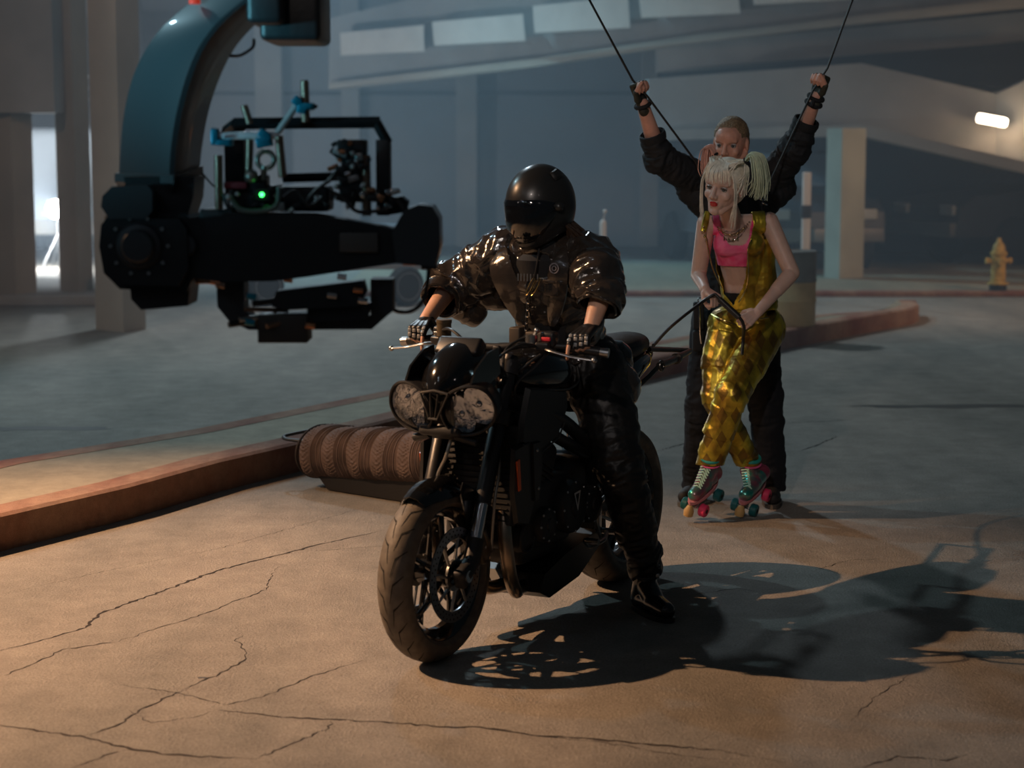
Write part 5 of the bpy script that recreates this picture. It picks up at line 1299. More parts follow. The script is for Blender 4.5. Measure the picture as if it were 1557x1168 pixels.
# ---------------------------------------------------------------- roller skates
def metal_teal():
    m = mat('teal_metallic_leather', (.03, .36, .28), .28, .7, coat=.4, c2=(.42, .10, .16), nscale=14); return m
M_teal = metal_teal(); M_pinkw = mat('pink_skate_wheel', (.80, .05, .14), .45); M_tealw = mat('teal_skate_wheel', (.01, .11, .12), .4); M_toe = mat('tan_toe_stop', (.55, .34, .13), .6); M_lace = mat('mint_lace', (.45, .70, .55), .5); M_heel = mat('plum_leather', (.30, .05, .09), .35, .4)
def skate(toe, heel, ankle, up, cols):
    toe, heel, ankle = Vector(toe), Vector(heel), Vector(ankle); f = (toe - heel).normalized(); u = Vector(up); u = (u - f * u.dot(f)).normalized(); l = u.cross(f)
    L = (toe - heel).length
    O = Org(); O.cap(ankle + (ankle - heel) * .0 + V(0, 0, .045), ankle, .043, .042); O.cap(ankle, heel + u * .045, .042, .036); O.cap(heel + u * .040, heel + u * .040 + f * L * .5, .036, .036); O.cap(heel + f * L * .45 + u * .040, toe - f * .035 + u * .030, .040, .032, flat=1.0)
    O.cap(ankle + f * .01, heel + f * L * .55 + u * .045, .040, .036)
    me = O.mesh('skate_boot', .0035, 3)
    s = finish(me, 'roller_skate', [M_teal, M_heel], woman, region=lambda p: 1 if (p - heel).dot(f) < L * .16 else 0, origin=WO); o_ = WO
    m = MB(); rg = []
    for dz, k in ((0, 1), (.010, 1.02), (.016, .95)): rg.append([heel + f * (L * .47 + (L * .56) * math.cos(t)) + l * (.041 * math.sin(t) * k) - u * (.004 - dz) - o_ for t in [2 * PI * q / 26 for q in range(26)]])
    loft(m, rg); m.build('skate_sole', mat('sole_pink', (.55, .20, .22), .5), s)
    m = MB(); m.box(heel + f * L * .5 - u * .022 - o_, (L * .85, .035, .014), Matrix((f, l, u)).transposed(), .004)
    for q in (.16, .80): m.tube([heel + f * L * q - u * .02 - o_, heel + f * L * q - u * .045 - o_], [.02, .014], 10); m.tube([heel + f * L * q - u * .045 + l * .058 - o_, heel + f * L * q - u * .045 - l * .058 - o_], .006, 8)
    m.build('skate_plate', M_alu, s)
    for i, (q, sd_) in enumerate(((.16, 1), (.16, -1), (.80, 1), (.80, -1))):
        c = heel + f * L * q - u * .047 + l * sd_ * .046 - o_; M4 = Matrix.Translation(c) @ basis(f, l).to_4x4()
        # lathe axis along l
        A = Matrix((f, u, l)).transposed().to_4x4(); m = MB(); m.lathe([(.008, -.017), (.026, -.017), (.030, -.012), (.030, .012), (.026, .017), (.008, .017)], Matrix.Translation(c) @ A, n=24); m.mat(1); m.lathe([(0, -.0175), (.010, -.0185), (.010, .0185), (0, .0175)], Matrix.Translation(c) @ A, n=12)
        m.build('skate_wheel', [cols[i], M_blk], s)
    m = MB(); c = toe + f * .000 - u * .030; m.tube([c + u * .02 - o_, c - u * .004 + f * .012 - o_, c - u * .026 + f * .018 - o_], [.012, .024, .022], 16); m.build('toe_stop', M_toe, s)
    m = MB()
    for k in range(8):
        t = k / 7; a = (toe - f * .055 + u * .064).lerp(ankle + f * .046 + u * .030, t); w = .020 + .006 * t
        m.tube([a + l * w - u * .006 - o_, a + u * .006 - o_, a - l * w - u * .006 - o_], .0034, 6)
        if k < 7:
            b = (toe - f * .055 + u * .064).lerp(ankle + f * .046 + u * .030, t + .14); m.tube([a + l * w - u * .006 - o_, b + u * .008 - o_, b - l * w - u * .006 - o_], .003, 6)
    m.build('skate_lace', M_lace, s)
    m = MB(); c = ankle + u * .034; ring = [c + f * .046 * math.cos(t) + l * .046 * math.sin(t) - o_ for t in [2 * PI * q / 24 for q in range(24)]]; m.tube(ring, .010, 8, closed=True, flat=.5); m.build('ankle_strap', mat('pink_strap', (.75, .12, .30), .4), s)
    m = MB(); c = ankle + u * .062; ring = [c + f * .043 * math.cos(t) + l * .043 * math.sin(t) - o_ for t in [2 * PI * q / 24 for q in range(24)]]; m.tube(ring, .009, 8, closed=True); m.build('skate_collar', mat('teal_collar', (.02, .30, .25), .5), s)
# left skate (crossed in front) and right skate, both tipped onto the toe
skate(at(1050, 766, 8.60), at(1086, 730, 8.76), K['aL'] - V(0, 0, .005), V(.25, -.1, 1), [M_tealw, M_tealw, M_pinkw, M_tealw])
skate(at(1128, 766, 8.72), at(1158, 730, 8.93), K['aR'] - V(0, 0, .005), V(.2, -.1, 1), [M_pinkw, M_pinkw, M_tealw, M_tealw])
# ================================================================ man holding the wires behind her
M_mskin = mat('ruddy_skin', (.66, .34, .25), .45, sss=.10, noise_amt=.06, nscale=40)
M_shirt = mat('black_work_shirt', (.012, .013, .016), .75, bump=.3, bscale=60)
M_mtr = mat('charcoal_trousers', (.007, .008, .012), .85, bump=.25, bscale=50)
M_mhair = mat('short_sandy_hair', (.24, .16, .09), .6, noise_amt=.4, nscale=130, bump=.8, bscale=160)
Mo = G(1118, 765); MO = V(Mo.x, Mo.y, 0); YM = Mo.y
man = empty('person', MO); tag(man, 'person in a black shirt with both gloved hands raised on the wires behind the skater', 'person')
Q = dict(pel=at(1118, 478, YM + .05), wai=at(1116, 410, YM + .05), che=at(1117, 330, YM + .05), neck=at(1117, 262, YM + .03), head=at(1111, 219, YM - .0),
         sR=at(1064, 275, YM + .03), sL=at(1172, 275, YM + .03), eR=at(1004, 243, YM - .12), eL=at(1211, 222, YM - .12), wR=at(977, 158, YM - .22), wL=at(1241, 147, YM - .22),
         kR=at(967, 124, YM - .22), kL=at(1254, 104, YM - .22), hR=at(1085, 492, YM + .05), hL=at(1150, 492, YM + .05), nR=at(1067, 615, YM + .0), nL=at(1165, 618, YM + .0), aR=at(1060, 728, YM + .10), aL=at(1173, 735, YM + .06))
def mb(inf=0.0):
    O = Org(inf)
    O.cap(Q['pel'], Q['wai'], .130, .125); O.cap(Q['wai'], Q['che'], .125, .140); O.cap(Q['che'], Q['neck'] - V(0, 0, .04), .125, .06); O.cap(Q['sR'], Q['sL'], .066, .066)
    O.chain([Q['sR'], Q['eR'], Q['wR']], [.058, .046, .029]); O.chain([Q['sL'], Q['eL'], Q['wL']], [.058, .046, .029])
    O.cap(Q['hR'], Q['hL'], .10, .10); O.chain([Q['hR'], Q['nR'], Q['aR']], [.090, .06, .042]); O.chain([Q['hL'], Q['nL'], Q['aL']], [.090, .06, .042]); O.cap(Q['neck'] - V(0, 0, .05), Q['head'] + V(0, .01, -.04), .060, .056)
    return O
O = mb()
MHR = basis(V(-.42, -1, -.22), V(0, -.1, 1)); MP = head(O, Q['head'], MHR, 1.05, False); GR, GL2 = Org(), Org()
# wires pass through both fists
topR, topL = at(893, -6, YM - .22), at(1300, -6, YM - .22)
hand(O, Q['wR'], Q['kR'], V(.55, -.7, .1), V(-.8, -.5, .2), curl=(1.5, 1.5, .9), thumb_curl=.9, glove=GR, size=1.05, fr=.0085)
hand(O, Q['wL'], Q['kL'], V(-.55, -.7, .1), V(.8, -.5, .2), curl=(1.5, 1.5, .9), thumb_curl=.9, glove=GL2, size=1.05, fr=.0085)
me = O.mesh('man_body', .0045, 2); sockets(me, MP, 1.05); finish(me, 'body', M_mskin, man, origin=MO).name = 'body'
eyes(man, MP, MHR, 1.05, MO, brow=mat('sandy_brow', (.20, .11, .06), .8), lash=.0010)
for g_ in (GR, GL2): finish(g_.mesh('glove', .004, 2), 'glove', mat('olive_work_glove', (.035, .035, .025), .6, noise_amt=.3, nscale=30), man, origin=MO)
for w, e in (('wR', 'eR'), ('wL', 'eL')):
    m = MB(); d = (Q[w] - Q[e]).normalized(); x, y, _ = frame_from(d); c = Q[w] - MO - d * .005; m.tube([c + x * .034 * math.cos(t) + y * .034 * math.sin(t) for t in [2 * PI * k / 20 for k in range(20)]], .010, 8, closed=True); m.build('glove_cuff', M_blk, man)
m = MB(); d = (Q['wL'] - Q['eL']).normalized(); x, y, _ = frame_from(d); c = Q['wL'] - MO - d * .035; m.tube([c + x * .036 * math.cos(t) + y * .036 * math.sin(t) for t in [2 * PI * k / 20 for k in range(20)]], .009, 8, closed=True); m.box(c - V(.01, .036, 0), (.035, .014, .035), basis(V(0, -1, 0), d), .004); m.build('wristwatch', M_blk, man)
# hair
O = Org(); O.ball(MP(-.018, 0, .040), (.101, .081, .088), MHR); O.ball(MP(-.040, 0, 0), (.078, .078, .085), MHR)
me = O.mesh('hair', .004, 2); Rm_ = MHR.transposed()
fold(me, [(MP(0, 0, 0), MP(0, 0, .05), .05)], .004, 60, 1.0, 2.0)
finish(me, 'hair', M_mhair, man, keep=lambda p: (lambda q: not (q.x > .062 - .25 * abs(q.y) and q.z < .088) and not (q.x > -.005 and q.z < .035) and q.z > -.075)(Rm_ @ (p - MP(0, 0, 0))), origin=MO)
# shirt
O = Org(.0)
O.cap(Q['pel'] + V(0, 0, -.0), Q['wai'], .140, .140); O.cap(Q['wai'], Q['che'], .140, .158); O.cap(Q['che'], Q['neck'] - V(0, 0, .05), .150, .085); O.cap(Q['sR'], Q['sL'], .085, .085)
cR = Q['eR'].lerp(Q['wR'], .42); cL = Q['eL'].lerp(Q['wL'], .46)
O.chain([Q['sR'], Q['eR'], cR], [.082, .070, .054]); O.chain([Q['sL'], Q['eL'], cL], [.082, .070, .054])
O.cap(Q['che'] + V(-.08, 0, .05), Q['sR'] + V(-.05, 0, -.03), .11, .07); O.cap(Q['che'] + V(.08, 0, .05), Q['sL'] + V(.05, 0, -.03), .11, .07)
me = O.mesh('shirt', .0055, 3); fold(me, O.bones, .009, 20, 2.2, 4.0, [Q['eR'], Q['eL'], Q['sR'], Q['sL']])
dR = (Q['wR'] - Q['eR']).normalized(); dL = (Q['wL'] - Q['eL']).normalized(); zs = Q['pel'].z - .06
sh = finish(me, 'shirt', M_shirt, man, keep=lambda p: not ((p - cR).dot(dR) > .02 and (p - cR).length < .2) and not ((p - cL).dot(dL) > .02 and (p - cL).length < .2) and p.z > zs, origin=MO); solidify(sh, .003)
m = MB(); rg = []
for t, rr in ((-.02, .060), (.0, .064), (.018, .061), (.02, .055)): rg.append([cR + dR * t + frame_from(dR)[0] * math.cos(a) * rr + frame_from(dR)[1] * math.sin(a) * rr - MO for a in [2 * PI * k / 24 for k in range(24)]])
loft(m, rg, cap=False); m.build('shirt_cuff', M_shirt, sh)
m = MB(); rg = []
for t, rr in ((-.02, .060), (.0, .064), (.018, .061), (.02, .055)): rg.append([cL + dL * t + frame_from(dL)[0] * math.cos(a) * rr + frame_from(dL)[1] * math.sin(a) * rr - MO for a in [2 * PI * k / 24 for k in range(24)]])
loft(m, rg, cap=False); m.build('shirt_cuff', M_shirt, sh)
m = MB(); nk = Q['neck'] - MO; m.tube([nk + V(.068 * math.cos(t), .062 * math.sin(t), -.005 + .012 * math.sin(t)) for t in [2 * PI * k / 24 for k in range(24)]], .014, 8, closed=True); m.build('collar', M_shirt, sh)
# trousers, shoes, belt kit
O = Org(.0); O.cap(Q['pel'], Q['pel'] + V(0, 0, .06), .135, .132); O.cap(Q['hR'], Q['hL'], .112, .112)
O.chain([Q['hR'], Q['nR'], Q['aR'] - V(0, 0, .02)], [.108, .080, .072]); O.chain([Q['hL'], Q['nL'], Q['aL'] - V(0, 0, .02)], [.108, .082, .074])
me = O.mesh('trousers', .006, 3); fold(me, O.bones, .007, 18, 2.0, 8.0, [Q['nR'], Q['nL'], Q['aR'] + V(0, 0, .04), Q['aL'] + V(0, 0, .04)])
zz1 = .055; finish(me, 'trousers', M_mtr, man, keep=lambda p: p.z > zz1, origin=MO)
for a, fd in ((Q['aR'], V(-.45, -1, 0).normalized()), (Q['aL'], V(-.1, -1, 0).normalized())):
    O = Org(); h = V(a.x, a.y, .045); O.cap(a, h, .045, .040); O.cap(h, h + fd * .15, .042, .036); O.cap(h + fd * .12, h + fd * .19, .042, .032); me = O.mesh('shoe', .0045, 3); co = coords(me); co[:, 2] = np.maximum(co[:, 2], .004); setco(me, co); s = finish(me, 'shoe', mat('dark_suede_shoe', (.02, .018, .017), .7), man, origin=MO)
    m = MB(); x = V(-fd.y, fd.x, 0); rg = []
    for dz in (0, .022): rg.append([h + fd * (.085 + .152 * math.cos(t)) + x * .048 * math.sin(t) + V(0, 0, -.045 + dz) - MO for t in [2 * PI * k / 26 for k in range(26)]])
    loft(m, rg); m.build('shoe_sole', mat('grey_brown_sole', (.10, .085, .07), .8), s)
m = MB(); c = at(1062, 480, YM - .09) - MO; m.box(c, (.05, .05, .13), bev=.01); m.box(c + V(0, 0, -.12), (.055, .05, .10), bev=.012); m.build('tool_pouch', M_blk, man)
m = MB(); m.tube(smooth_path([c + V(.0, -.035, .06), c + V(.002, -.04, 0), c + V(.006, -.04, -.09), c + V(.012, -.035, -.13)]), .004, 6); m.torus(c + V(.005, -.035, .075), .012, .003, Matrix.Rotation(PI / 2, 3, 'X'), 16, 6); m.build('carabiner', M_chrome, man)

# ---------------------------------------------------------------- wires, strap
def wire(pts, r, label, name='cable'):
    P_ = [Vector(p) for p in pts]; o0 = P_[-1]; m = MB(); m.tube([p - o0 for p in P_], r, 8); o = m.build(name, M_cable); o.location = o0; return tag(o, label, 'cable', 'hoist wires holding the skater')
gR = at(962, 122, YM - .262); gL = at(1258, 104, YM - .262)
hR_ = at(1058, 246, 8.93); hL_ = at(1160, 300, 8.90)
wire([at(872, -45, YM - .26), gR, at(984, 146, YM - .258), hR_, at(1086, 330, 8.88)], .0052, 'thin black hoist wire running through the raised hand nearer the camera crane')
wire([at(1318, -60, YM - .26), gL, at(1236, 138, YM - .25), hL_], .0052, 'thin black hoist wire running through the raised hand nearer the wall lamp')
m = MB(); c = hL_; m.torus((0, 0, 0), .014, .004, Matrix.Rotation(1.2, 3, 'X'), 18, 6); m.torus((0.008, 0, -.03), .012, .0035, Matrix.Rotation(.4, 3, 'Y'), 18, 6); o = m.build('shackle', M_chrome); o.location = c; tag(o, 'small metal shackle joining a hoist wire to the harness behind her neck', 'shackle')
tie = W2((-.90, .07, .925))
P_ = smooth_path([tie, at(1020, 497, 8.25), at(1060, 465, 8.50), at(1084, 449, 8.535), at(1092, 452, 8.53), at(1112, 472, 8.52), at(1126, 485, 8.50), at(1131, 497, 8.52), at(1130, 515, 8.62), at(1128, 540, 8.60)], 6)
m = MB(); m.tube([p - tie for p in P_], [.0075] * len(P_), 10); o = m.build('tow_strap', M_cable); o.location = tie; tag(o, 'black tow strap from the motorcycle tail to the hands of the skater', 'strap')
m = MB(); a, b = at(1094, 455, 8.515), at(1124, 483, 8.49); m.tube([a - a, b - a], .014, 12); o = m.build('strap_handle', M_cable); o.location = a; tag(o, 'thick black padded handle gripped between her two hands', 'handle')
# ================================================================ camera crane with stabilised head
YC = 6.0
M_crane = mat('crane_black_paint', (.045, .050, .055), .38, .2, coat=.25)
M_cdark = mat('crane_dark_casting', (.011, .012, .014), .45, bump=.1, bscale=30)
M_cgrey = mat('crane_grey_cap', (.030, .033, .038), .5)
M_blue = mat('blue_anodised_clamp', (.005, .20, .30), .35, .4)
M_rodw = mat('pale_rod', (.75, .76, .80), .3, .3)
M_rodb = mat('bronze_tube', (.22, .14, .10), .35, .6)
M_copper = mat('copper_fitting', (.55, .26, .14), .3, 1.0)
M_led = mat('green_led', (.1, 1, .2), .3, emit=(.05, 1, .15), estr=6)
co_ = at(400, 380, YC); crane = empty('camera_crane', co_); crane.location = at(400, 380, 4.9); crane.scale = (4.9 / YC,) * 3; tag(crane, 'black camera crane arm with stabilised head and film camera hanging over the car park', 'camera crane')
def c_(px, py, dy=0.0): return at(px, py, YC + dy) - co_
def cbox(m, x0, y0, x1, y1, d0=-.10, d1=.10, bev=.008):
    a, b = c_(x0, y0, d0), c_(x1, y1, d0); w = abs(b.x - a.x); h = abs(b.z - a.z); m.box(((a.x + b.x) / 2, YC * 0 + (d0 + d1) / 2, (a.z + b.z) / 2), (w, d1 - d0, h), bev=bev); return m
def cpoly(m, pts, d0=-.1, d1=.1):
    P = [c_(x, y, 0) for x, y in pts]; return m.prism([(p.x, p.z) for p in P], d0, d1)
# curved arm
st = [((178, 272), (262, 274), (306, 258)), ((180, 225), (265, 225), (311, 215)), ((185, 175), (273, 175), (321, 165)), ((196, 125), (287, 122), (337, 118)), ((214, 82), (306, 75), (357, 78)), ((240, 44), (334, 36), (384, 45)), ((272, 14), (370, 4), (415, 20)), ((305, -12), (405, -22), (450, -2)), ((345, -36), (445, -44), (490, -22))]
st = [tuple(V(a[0], a[1], 0) for a in s) for s in st]; L0, L1, L2 = [smooth_path([s[k] for s in st], 5) for k in range(3)]
rings = []
for a, b, c in zip(L0, L1, L2):
    A, B, C = c_(a.x, a.y, .06), c_(b.x, b.y, -.10), c_(c.x, c.y, .16); D = A + C - B; r = []
    for p, q, t in ((A, B, .06), (A, B, .94), (B, C, .06), (B, C, .94), (C, D, .06), (C, D, .94), (D, A, .06), (D, A, .94)): r.append(p.lerp(q, t))
    rings.append(r)
m = MB(); loft(m, rings, sm=True); arm = m.build('curved_arm', M_crane, crane)
m = MB()
for e in (0, 2, 4):
    pass
A, B, C = c_(174, 264, .06), c_(264, 266, -.12), c_(309, 252, .17); D = A + C - B; dn_ = V(0, 0, -.026)
m.add([A, B, C, D] + [p + dn_ for p in (A, B, C, D)], [(0, 1, 2, 3), (7, 6, 5, 4), (0, 4, 5, 1), (1, 5, 6, 2), (2, 6, 7, 3), (3, 7, 4, 0)], False)
k = [p.lerp((A + C) / 2, .14) + dn_ * 2.2 for p in (A, B, C, D)]; m.add([p + dn_ for p in (A, B, C, D)] + k, [(0, 4, 5, 1), (1, 5, 6, 2), (2, 6, 7, 3), (3, 7, 4, 0), (4, 7, 6, 5)], False); m.build('arm_flange', M_crane, crane)
m = MB(); cbox(m, 392, -80, 487, 62, -.02, .34, .02); cbox(m, 372, -60, 430, 36, -.12, .1, .02); m.build('boom_bracket', M_cdark, crane)
m = MB(); m.tube([c_(440, -60, .2), c_(440, -60, .2) + V(.3, 1.4, .9)], .09, 16); m.tube([c_(440, -60, .2), c_(420, -140, .2)], .07, 16); m.build('boom_tube', M_cdark, crane)
m = MB(); m.lathe([(0, 0), (.018, 0), (.018, .012), (.012, .02), (0, .024)], T(*c_(296, 6, 0)), n=16); m.build('tally_light', mat('red_tally', (.8, .05, .03), .3, emit=(1, .08, .04), estr=.25), crane)
m = MB(); m.tube(smooth_path([c_(350, 85, .1), c_(366, 84, .08), c_(384, 72, .08), c_(386, 60, .1)]), .005, 8); m.build('arm_cable', M_cable, crane); m = MB(); m.tube(smooth_path([c_(306, 262, .1), c_(322, 280, .1), c_(345, 300, .1), c_(350, 320, .1)]), .003, 6); m.build('arm_cable', M_cable, crane)
# neck, roll motor
m = MB(); cpoly(m, [(196, 268), (302, 268), (300, 300), (290, 332), (215, 332), (200, 300)], -.08, .12); m.build('neck_block', M_cdark, crane)
m = MB(); cpoly(m, [(186, 282), (238, 280), (246, 290), (246, 318), (236, 330), (182, 330), (170, 312), (172, 296)], -.16, -.02); m.build('slip_ring_box', M_crane, crane)
m = MB(); P = c_(228, 380, 0); oc = []
pts = [(178, 322), (290, 322), (304, 340), (306, 410), (292, 440), (192, 436), (168, 412), (161, 372), (164, 340)]
cpoly(m, pts, -.10, .12); cpoly(m, [(184, 330), (284, 330), (296, 345), (298, 405), (284, 430), (198, 428), (176, 405), (170, 372), (174, 345)], -.15, -.10)
rm = m.build('roll_motor', M_cdark, crane)
m = MB(); c = c_(212, 374, -.15); MZ = Matrix.Translation(c) @ Matrix.Rotation(PI / 2, 4, 'X')
m.lathe([(0, .040), (.045, .040), (.050, .034), (.052, .018), (.066, .014), (.072, 0), (.0, 0)], MZ, n=36); m.build('motor_cap', M_cgrey, rm)
m = MB()
for k in range(10):
    a = 2 * PI * k / 10; m.lathe([(0, .006), (.006, .006), (.006, 0), (0, 0)], Matrix.Translation(c + V(.088 * math.cos(a), 0, .088 * math.sin(a))) @ Matrix.Rotation(PI / 2, 4, 'X'), n=8)
m.build('cap_bolt', M_alu, rm)
m = MB(); cbox(m, 158, 328, 168, 420, -.02, .08, .004); m.build('side_strip', mat('orange_brown_side', (.30, .17, .11), .5), rm)  # orange-brown strip along the left edge of the motor
m = MB(); cpoly(m, [(205, 428), (296, 428), (292, 462), (222, 468), (207, 452)], -.08, .10); m.build('motor_base', M_cdark, crane)
m = MB(); c = c_(283, 372, -.12); m.lathe([(0, .02), (.03, .02), (.036, .0), (0, 0)], Matrix.Translation(c) @ Matrix.Rotation(PI / 2, 4, 'X'), n=24); m.build('pivot_boss', M_cgrey, crane)
# horizontal tilt arm and right motor
m = MB(); cpoly(m, [(298, 330), (345, 326), (350, 322), (480, 324), (520, 330), (585, 342), (612, 350), (612, 396), (560, 404), (470, 418), (420, 424), (345, 425), (298, 418)], -.11, .02); m.build('tilt_arm', M_cdark, crane)
m = MB(); cbox(m, 516, 354, 575, 384, -.125, -.10, .004); m.build('arm_plate', mat('grey_arm_plate', (.08, .075, .07), .55), crane)
m = MB(); cbox(m, 302, 318, 356, 345, -.09, .04, .01); m.build('junction_box', mat('teal_grey_box', (.05, .065, .07), .5), crane)
m = MB(); cpoly(m, [(618, 318), (640, 309), (660, 312), (671, 330), (672, 372), (664, 402), (606, 396), (600, 350)], -.14, .10); tm = m.build('tilt_motor', M_crane, crane)
m = MB(); cbox(m, 640, 398, 664, 410, -.04, .04, .004); m.mat(1); cbox(m, 612, 394, 644, 404, -.10, .0, .003); m.build('motor_connector', [M_cdark, M_copper], tm)
m = MB(); m.tube(smooth_path([c_(652, 404, 0), c_(650, 430, 0), c_(644, 455, 0), c_(628, 472, 0), c_(606, 474, .02), c_(592, 466, .04)]), .0065, 10); m.build('loop_cable', M_cable, crane)
# cage round the camera
def bar(m, a, b, w=.018, dy0=0.0, dy1=0.0, n=4): m.tube([c_(*a, dy0), c_(*b, dy1)], w, n, up=V(0, 1, .001)); return m
m = MB()
bar(m, (355, 188), (578, 186), .018, -.04, -.04); bar(m, (572, 186), (590, 218), .016, -.04, -.04); cbox(m, 571, 212, 593, 328, -.06, .05, .006); cbox(m, 340, 195, 372, 300, .06, .12, .004); bar(m, (357, 188), (342, 200), .016, -.04, .05)
bar(m, (430, 271), (530, 268), .014, .04, .04); m.build('camera_cage', M_cdark, crane)
for a, b, r_ in ((c_(332, 236, -.1), c_(333, 318, -.1), .013), (c_(556, 236, -.08), c_(558, 328, -.08), .014), (c_(380, 205, .02), c_(378, 275, .02), .012)): m = MB(); m.tube([a, b], r_, 12); m.build('cage_upright', M_rodb, crane)
for a, b, M, r, nm in (((321, 207), (424, 206), M_rodw, .012, 'rod'), ((422, 202), (456, 152), mat('grey_rod', (.45, .47, .48), .35, .4), .0105, 'rod'), ((463, 122), (465, 186), M_rodb, .013, 'rod'), ((371, 160), (380, 188), M_rodb, .011, 'rod'), ((424, 206), (430, 270), M_rodb, .013, 'rod')):
    m = MB(); pa, pb = c_(*a, -.10), c_(*b, -.10); m.tube([pa, pa.lerp(pb, .02), pa.lerp(pb, .98), pb], [r * .8, r, r, r * .8], 14); m.build(nm, M, crane)
for x, y, w, h, rz in ((327, 208, .022, .052, 0), (342, 217, .05, .020, 0), (403, 205, .040, .026, .6), (402, 216, .05, .032, -.2), (452, 154, .028, .028, .7), (466, 162, .050, .022, 0), (459, 168, .03, .02, .2)):
    m = MB(); m.box(c_(x, y, -.10), (w, .042, h), Matrix.Rotation(rz, 3, 'Y'), .005); m.tube([c_(x, y, -.13), c_(x, y, -.15)], .006, 8); m.build('rod_clamp', M_blue, crane)
m = MB(); m.tube([c_(474, 162, -.1), c_(483, 162, -.1)], [.010, .004], 10); m.build('clamp_knob', M_cdark, crane)
# camera body, lens and accessories
m = MB(); cbox(m, 352, 282, 420, 318, -.06, .14, .008); cbox(m, 420, 284, 500, 322, -.02, .16, .01); cbox(m, 375, 266, 405, 290, -.08, .02, .008); cam_b = m.build('film_camera', M_cdark, crane)
m = MB(); m.ball(c_(398, 296, -.115), .007); m.build('power_light', M_led, cam_b)
m = MB(); cbox(m, 384, 286, 412, 306, -.11, -.05, .006); m.build('control_box', M_blk, cam_b)
m = MB(); c = c_(404, 243, -.08); m.torus(c, .026, .008, Matrix.Rotation(PI / 2, 3, 'X'), 24, 10); m.tube([c_(402, 252, -.08), c_(400, 274, -.08)], .010, 10); m.ball(c_(382, 268, -.1), .022); m.build('ring_bracket', mat('worn_metal', (.28, .26, .23), .35, .8), crane)
m = MB(); cbox(m, 512, 212, 556, 246, -.08, .02, .006); cbox(m, 518, 244, 550, 268, -.07, .03, .006); cbox(m, 515, 266, 556, 308, -.08, .08, .008); m.tube([c_(503, 228, -.08), c_(516, 238, -.08)], .009, 8); m.build('focus_unit', M_cdark, crane)
rnd = random.Random(5)
mm_ = [M_alu, M_cdark, M_copper, M_chrome, M_blue, mat('dull_red_block', (.22, .03, .04), .5), mat('grey_rod', (.4, .4, .4), .4)]
for k in range(72):
    x = rnd.choice([rnd.uniform(345, 500), rnd.uniform(500, 600), rnd.uniform(505, 560)]); y = rnd.uniform(288, 322) if not 505 < x < 560 else rnd.uniform(214, 320); dy = rnd.uniform(-.13, -.06)
    m = MB(); M = mm_[rnd.choice([0, 1, 1, 1, 1, 3, 2, 6, 1, 6])]
    if k % 3 == 0: m.tube([c_(x, y, dy), c_(x + rnd.uniform(-12, 12), y + rnd.uniform(-6, 6), dy)], rnd.uniform(.005, .012), 10)
    elif k % 3 == 1: m.box(c_(x, y, dy), (rnd.uniform(.012, .045), .03, rnd.uniform(.01, .03)), Matrix.Rotation(rnd.uniform(-.5, .5), 3, 'Y'), .003)
    else: m.ball(c_(x, y, dy), rnd.uniform(.006, .012))
    m.build('camera_fitting', M, crane)
m = MB(); cbox(m, 340, 277, 375, 287, -.09, -.03, .003); m.build('accessory_plate', mm_[5], crane)
for i, pts in enumerate([[(350, 300), (365, 318), (395, 321), (420, 312), (424, 285)], [(340, 296), (345, 312), (352, 318)], [(430, 300), (450, 290), (470, 312), (490, 300)], [(500, 290), (520, 300), (545, 322), (590, 318)], [(512, 260), (500, 275), (480, 290), (465, 308)], [(592, 300), (604, 305), (614, 318)]]):
    m = MB(); m.tube(smooth_path([c_(x, y, -.12) for x, y in pts]), .006 if i else .008, 8); m.build('camera_cable', mat('teal_grey_cable', (.10, .13, .12), .45) if i == 0 else M_cable, crane)
m = MB(); cpoly(m, [(592, 300), (612, 298), (622, 306), (618, 322), (594, 326)], -.05, .05); m.build('handwheel_knob', M_cdark, crane)
# lower cradle
m = MB(); cpoly(m, [(330, 424), (372, 424), (372, 468), (384, 484), (556, 486), (564, 478), (564, 424), (598, 424), (598, 472), (566, 500), (380, 501), (350, 488), (332, 466)], -.02, .10); m.build('lower_cradle', M_cgrey, crane)
for a, b, r, M in (((348, 494), (398, 486), .010, M_cdark), ((364, 486), (420, 478), .008, M_alu), ((384, 462), (470, 450), .010, M_cdark), ((372, 470), (438, 472), .008, M_rodb), ((405, 496), (452, 484), .008, M_rodb)):
    m = MB(); m.tube([c_(*a, -.10), c_(*b, -.04)], r, 10); m.build('support_rod', M, crane)
m = MB(); cpoly(m, [(425, 440), (555, 424), (560, 442), (548, 462), (440, 468), (418, 462)], -.09, .0); m.build('lens_cradle', M_cdark, crane)
m = MB(); cpoly(m, [(470, 466), (566, 458), (560, 484), (470, 488)], -.06, .02); m.build('drive_unit', M_cdark, crane)
m = MB(); cbox(m, 391, 478, 468, 522, -.08, .06, .005); m.build('battery_box', mat('dark_brown_box', (.045, .038, .032), .5), crane)
for x, y, M in ((438, 424, M_copper), (520, 420, M_rodw), (545, 440, M_copper), (383, 450, M_blue), (380, 489, M_blue), (552, 456, M_chrome), (335, 432, M_rodb), (328, 428, M_copper), (505, 448, M_alu), (472, 494, M_copper)):
    m = MB(); m.tube([c_(x - 7, y, -.10), c_(x + 7, y + 2, -.10)], .010, 10); m.build('cradle_fitting', M, crane)
m = MB(); cbox(m, 297, 420, 330, 432, -.05, .03, .003); m.build('copper_plate', M_copper, crane)

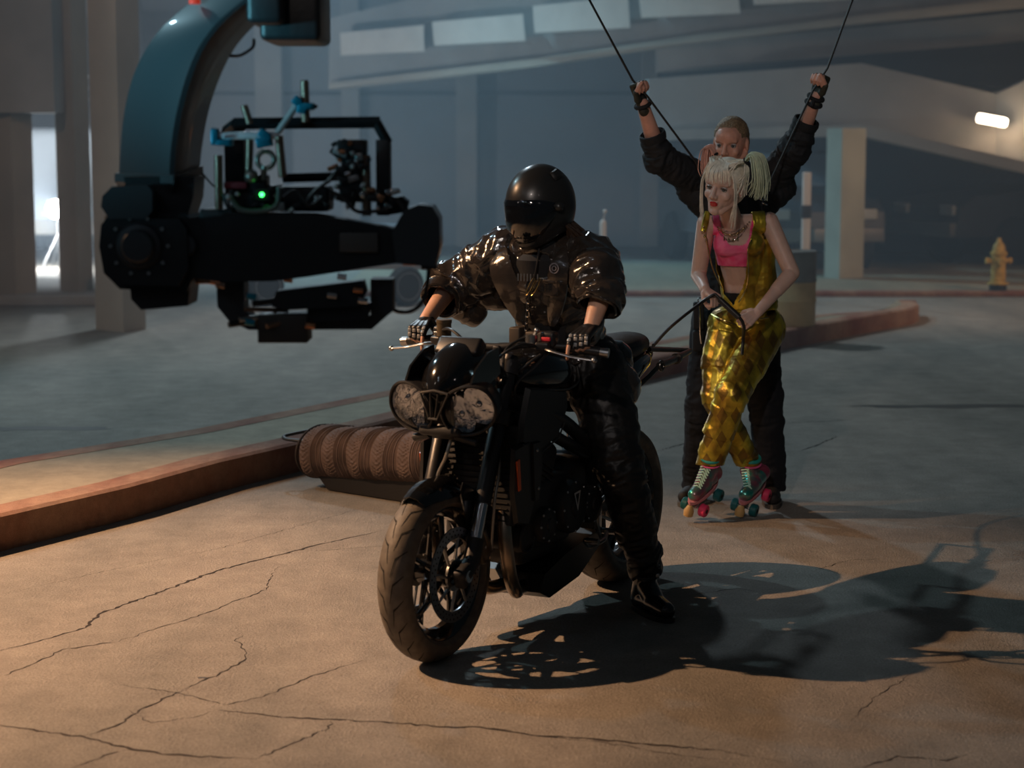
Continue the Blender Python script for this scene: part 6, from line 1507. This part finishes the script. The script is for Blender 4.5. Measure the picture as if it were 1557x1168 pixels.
# ================================================================ quilted blanket wrapped over a low black skid
A_, B_ = at(489, 686, 9.62), at(770, 700, 8.85)
pad = empty('padded_skid', V(A_.x, A_.y, 0)); po = V(A_.x, A_.y, 0); tag(pad, 'brown quilted moving blanket wrapped round a low black skid behind the front wheel', 'padded skid')
ax_ = (B_ - A_).normalized(); pz = V(0, 0, 1); px_ = pz.cross(ax_).normalized(); NU, NV = 330, 110; vs = []; Ln = (B_ - A_).length
for i in range(NU + 1):
    u = i / NU * Ln; band = (u / .085) % 2.0
    for j in range(NV):
        t = 2 * PI * j / NV; ct, st_ = math.cos(t), math.sin(t); v = t * .14
        if band < 1.0: h = .5 + .5 * math.cos(2 * PI * ((v + (.018 if False else 1) * abs(band - .5) * .05) / .020)); h *= .5 + .5 * abs(math.sin(PI * band)) ** .4
        else: h = .5 + .5 * math.cos(2 * PI * u / .0135)
        h += .6 * noise.noise((u * 9, v * 9, 0)); sag = .010 * noise.noise((u * 4, t, 2))
        e = min(1.0, min(i, NU - i) / 6.0); r0 = 1 - .10 * (1 - e)
        rr_ = .0065 * (h ** 1.0 if h > 0 else 0) + sag
        y_ = math.copysign(abs(ct) ** .8, ct) * (.175 * r0 + rr_); z_ = math.copysign(abs(st_) ** .85, st_) * (.130 * r0 + rr_)
        vs.append(A_ - po + ax_ * u + px_ * y_ + pz * (z_))
fs = [(i * NV + j, i * NV + (j + 1) % NV, (i + 1) * NV + (j + 1) % NV, (i + 1) * NV + j) for i in range(NU) for j in range(NV)] + [list(range(NV))[::-1], [NU * NV + j for j in range(NV)]]
m = MB(); m.add(vs, fs, True); bl = m.build('blanket', mat('brown_quilted_cloth', (.115, .080, .070), .9, noise_amt=.2, nscale=14), pad)
m = MB(); m.tube([A_ - po - ax_ * .004 + px_ * math.cos(t) * .178 + pz * math.sin(t) * .134 for t in [2 * PI * k / 40 for k in range(40)]], .006, 8, closed=True); m.build('blanket_binding', mat('dark_binding', (.04, .03, .028), .8), bl)
m = MB(); a2, b2 = A_ + ax_ * .16, B_
for (p, q) in ((a2, b2),):
    w = .12; vs = [V(p.x, p.y, 0) - po - px_ * w + V(0, 0, .005), V(p.x, p.y, 0) - po + px_ * w + V(0, 0, .005), V(q.x, q.y, 0) - po + px_ * w + V(0, 0, .005), V(q.x, q.y, 0) - po - px_ * w + V(0, 0, .005)]
    up_ = [v + V(0, 0, .13) + (-ax_ * .13 if k in (0, 1) else V(0, 0, 0)) for k, v in enumerate(vs)]; m.add(vs + up_, [(0, 1, 2, 3), (7, 6, 5, 4), (0, 4, 5, 1), (1, 5, 6, 2), (2, 6, 7, 3), (3, 7, 4, 0)], False)
m.build('skid_base', M_satin, pad)
m = MB(); h1, h2, h3, h4 = at(490, 651, 9.75) - po, at(434, 662, 9.70) - po, at(435, 668, 9.60) - po, at(486, 673, 9.50) - po
m.tube(smooth_path([h1, h1.lerp(h2, .9), h2.lerp(h3, .5) - V(.01, 0, 0), h3.lerp(h4, .1), h4], 5), .0105, 10, flat=.8); m.build('bar_handle', M_matte, pad)
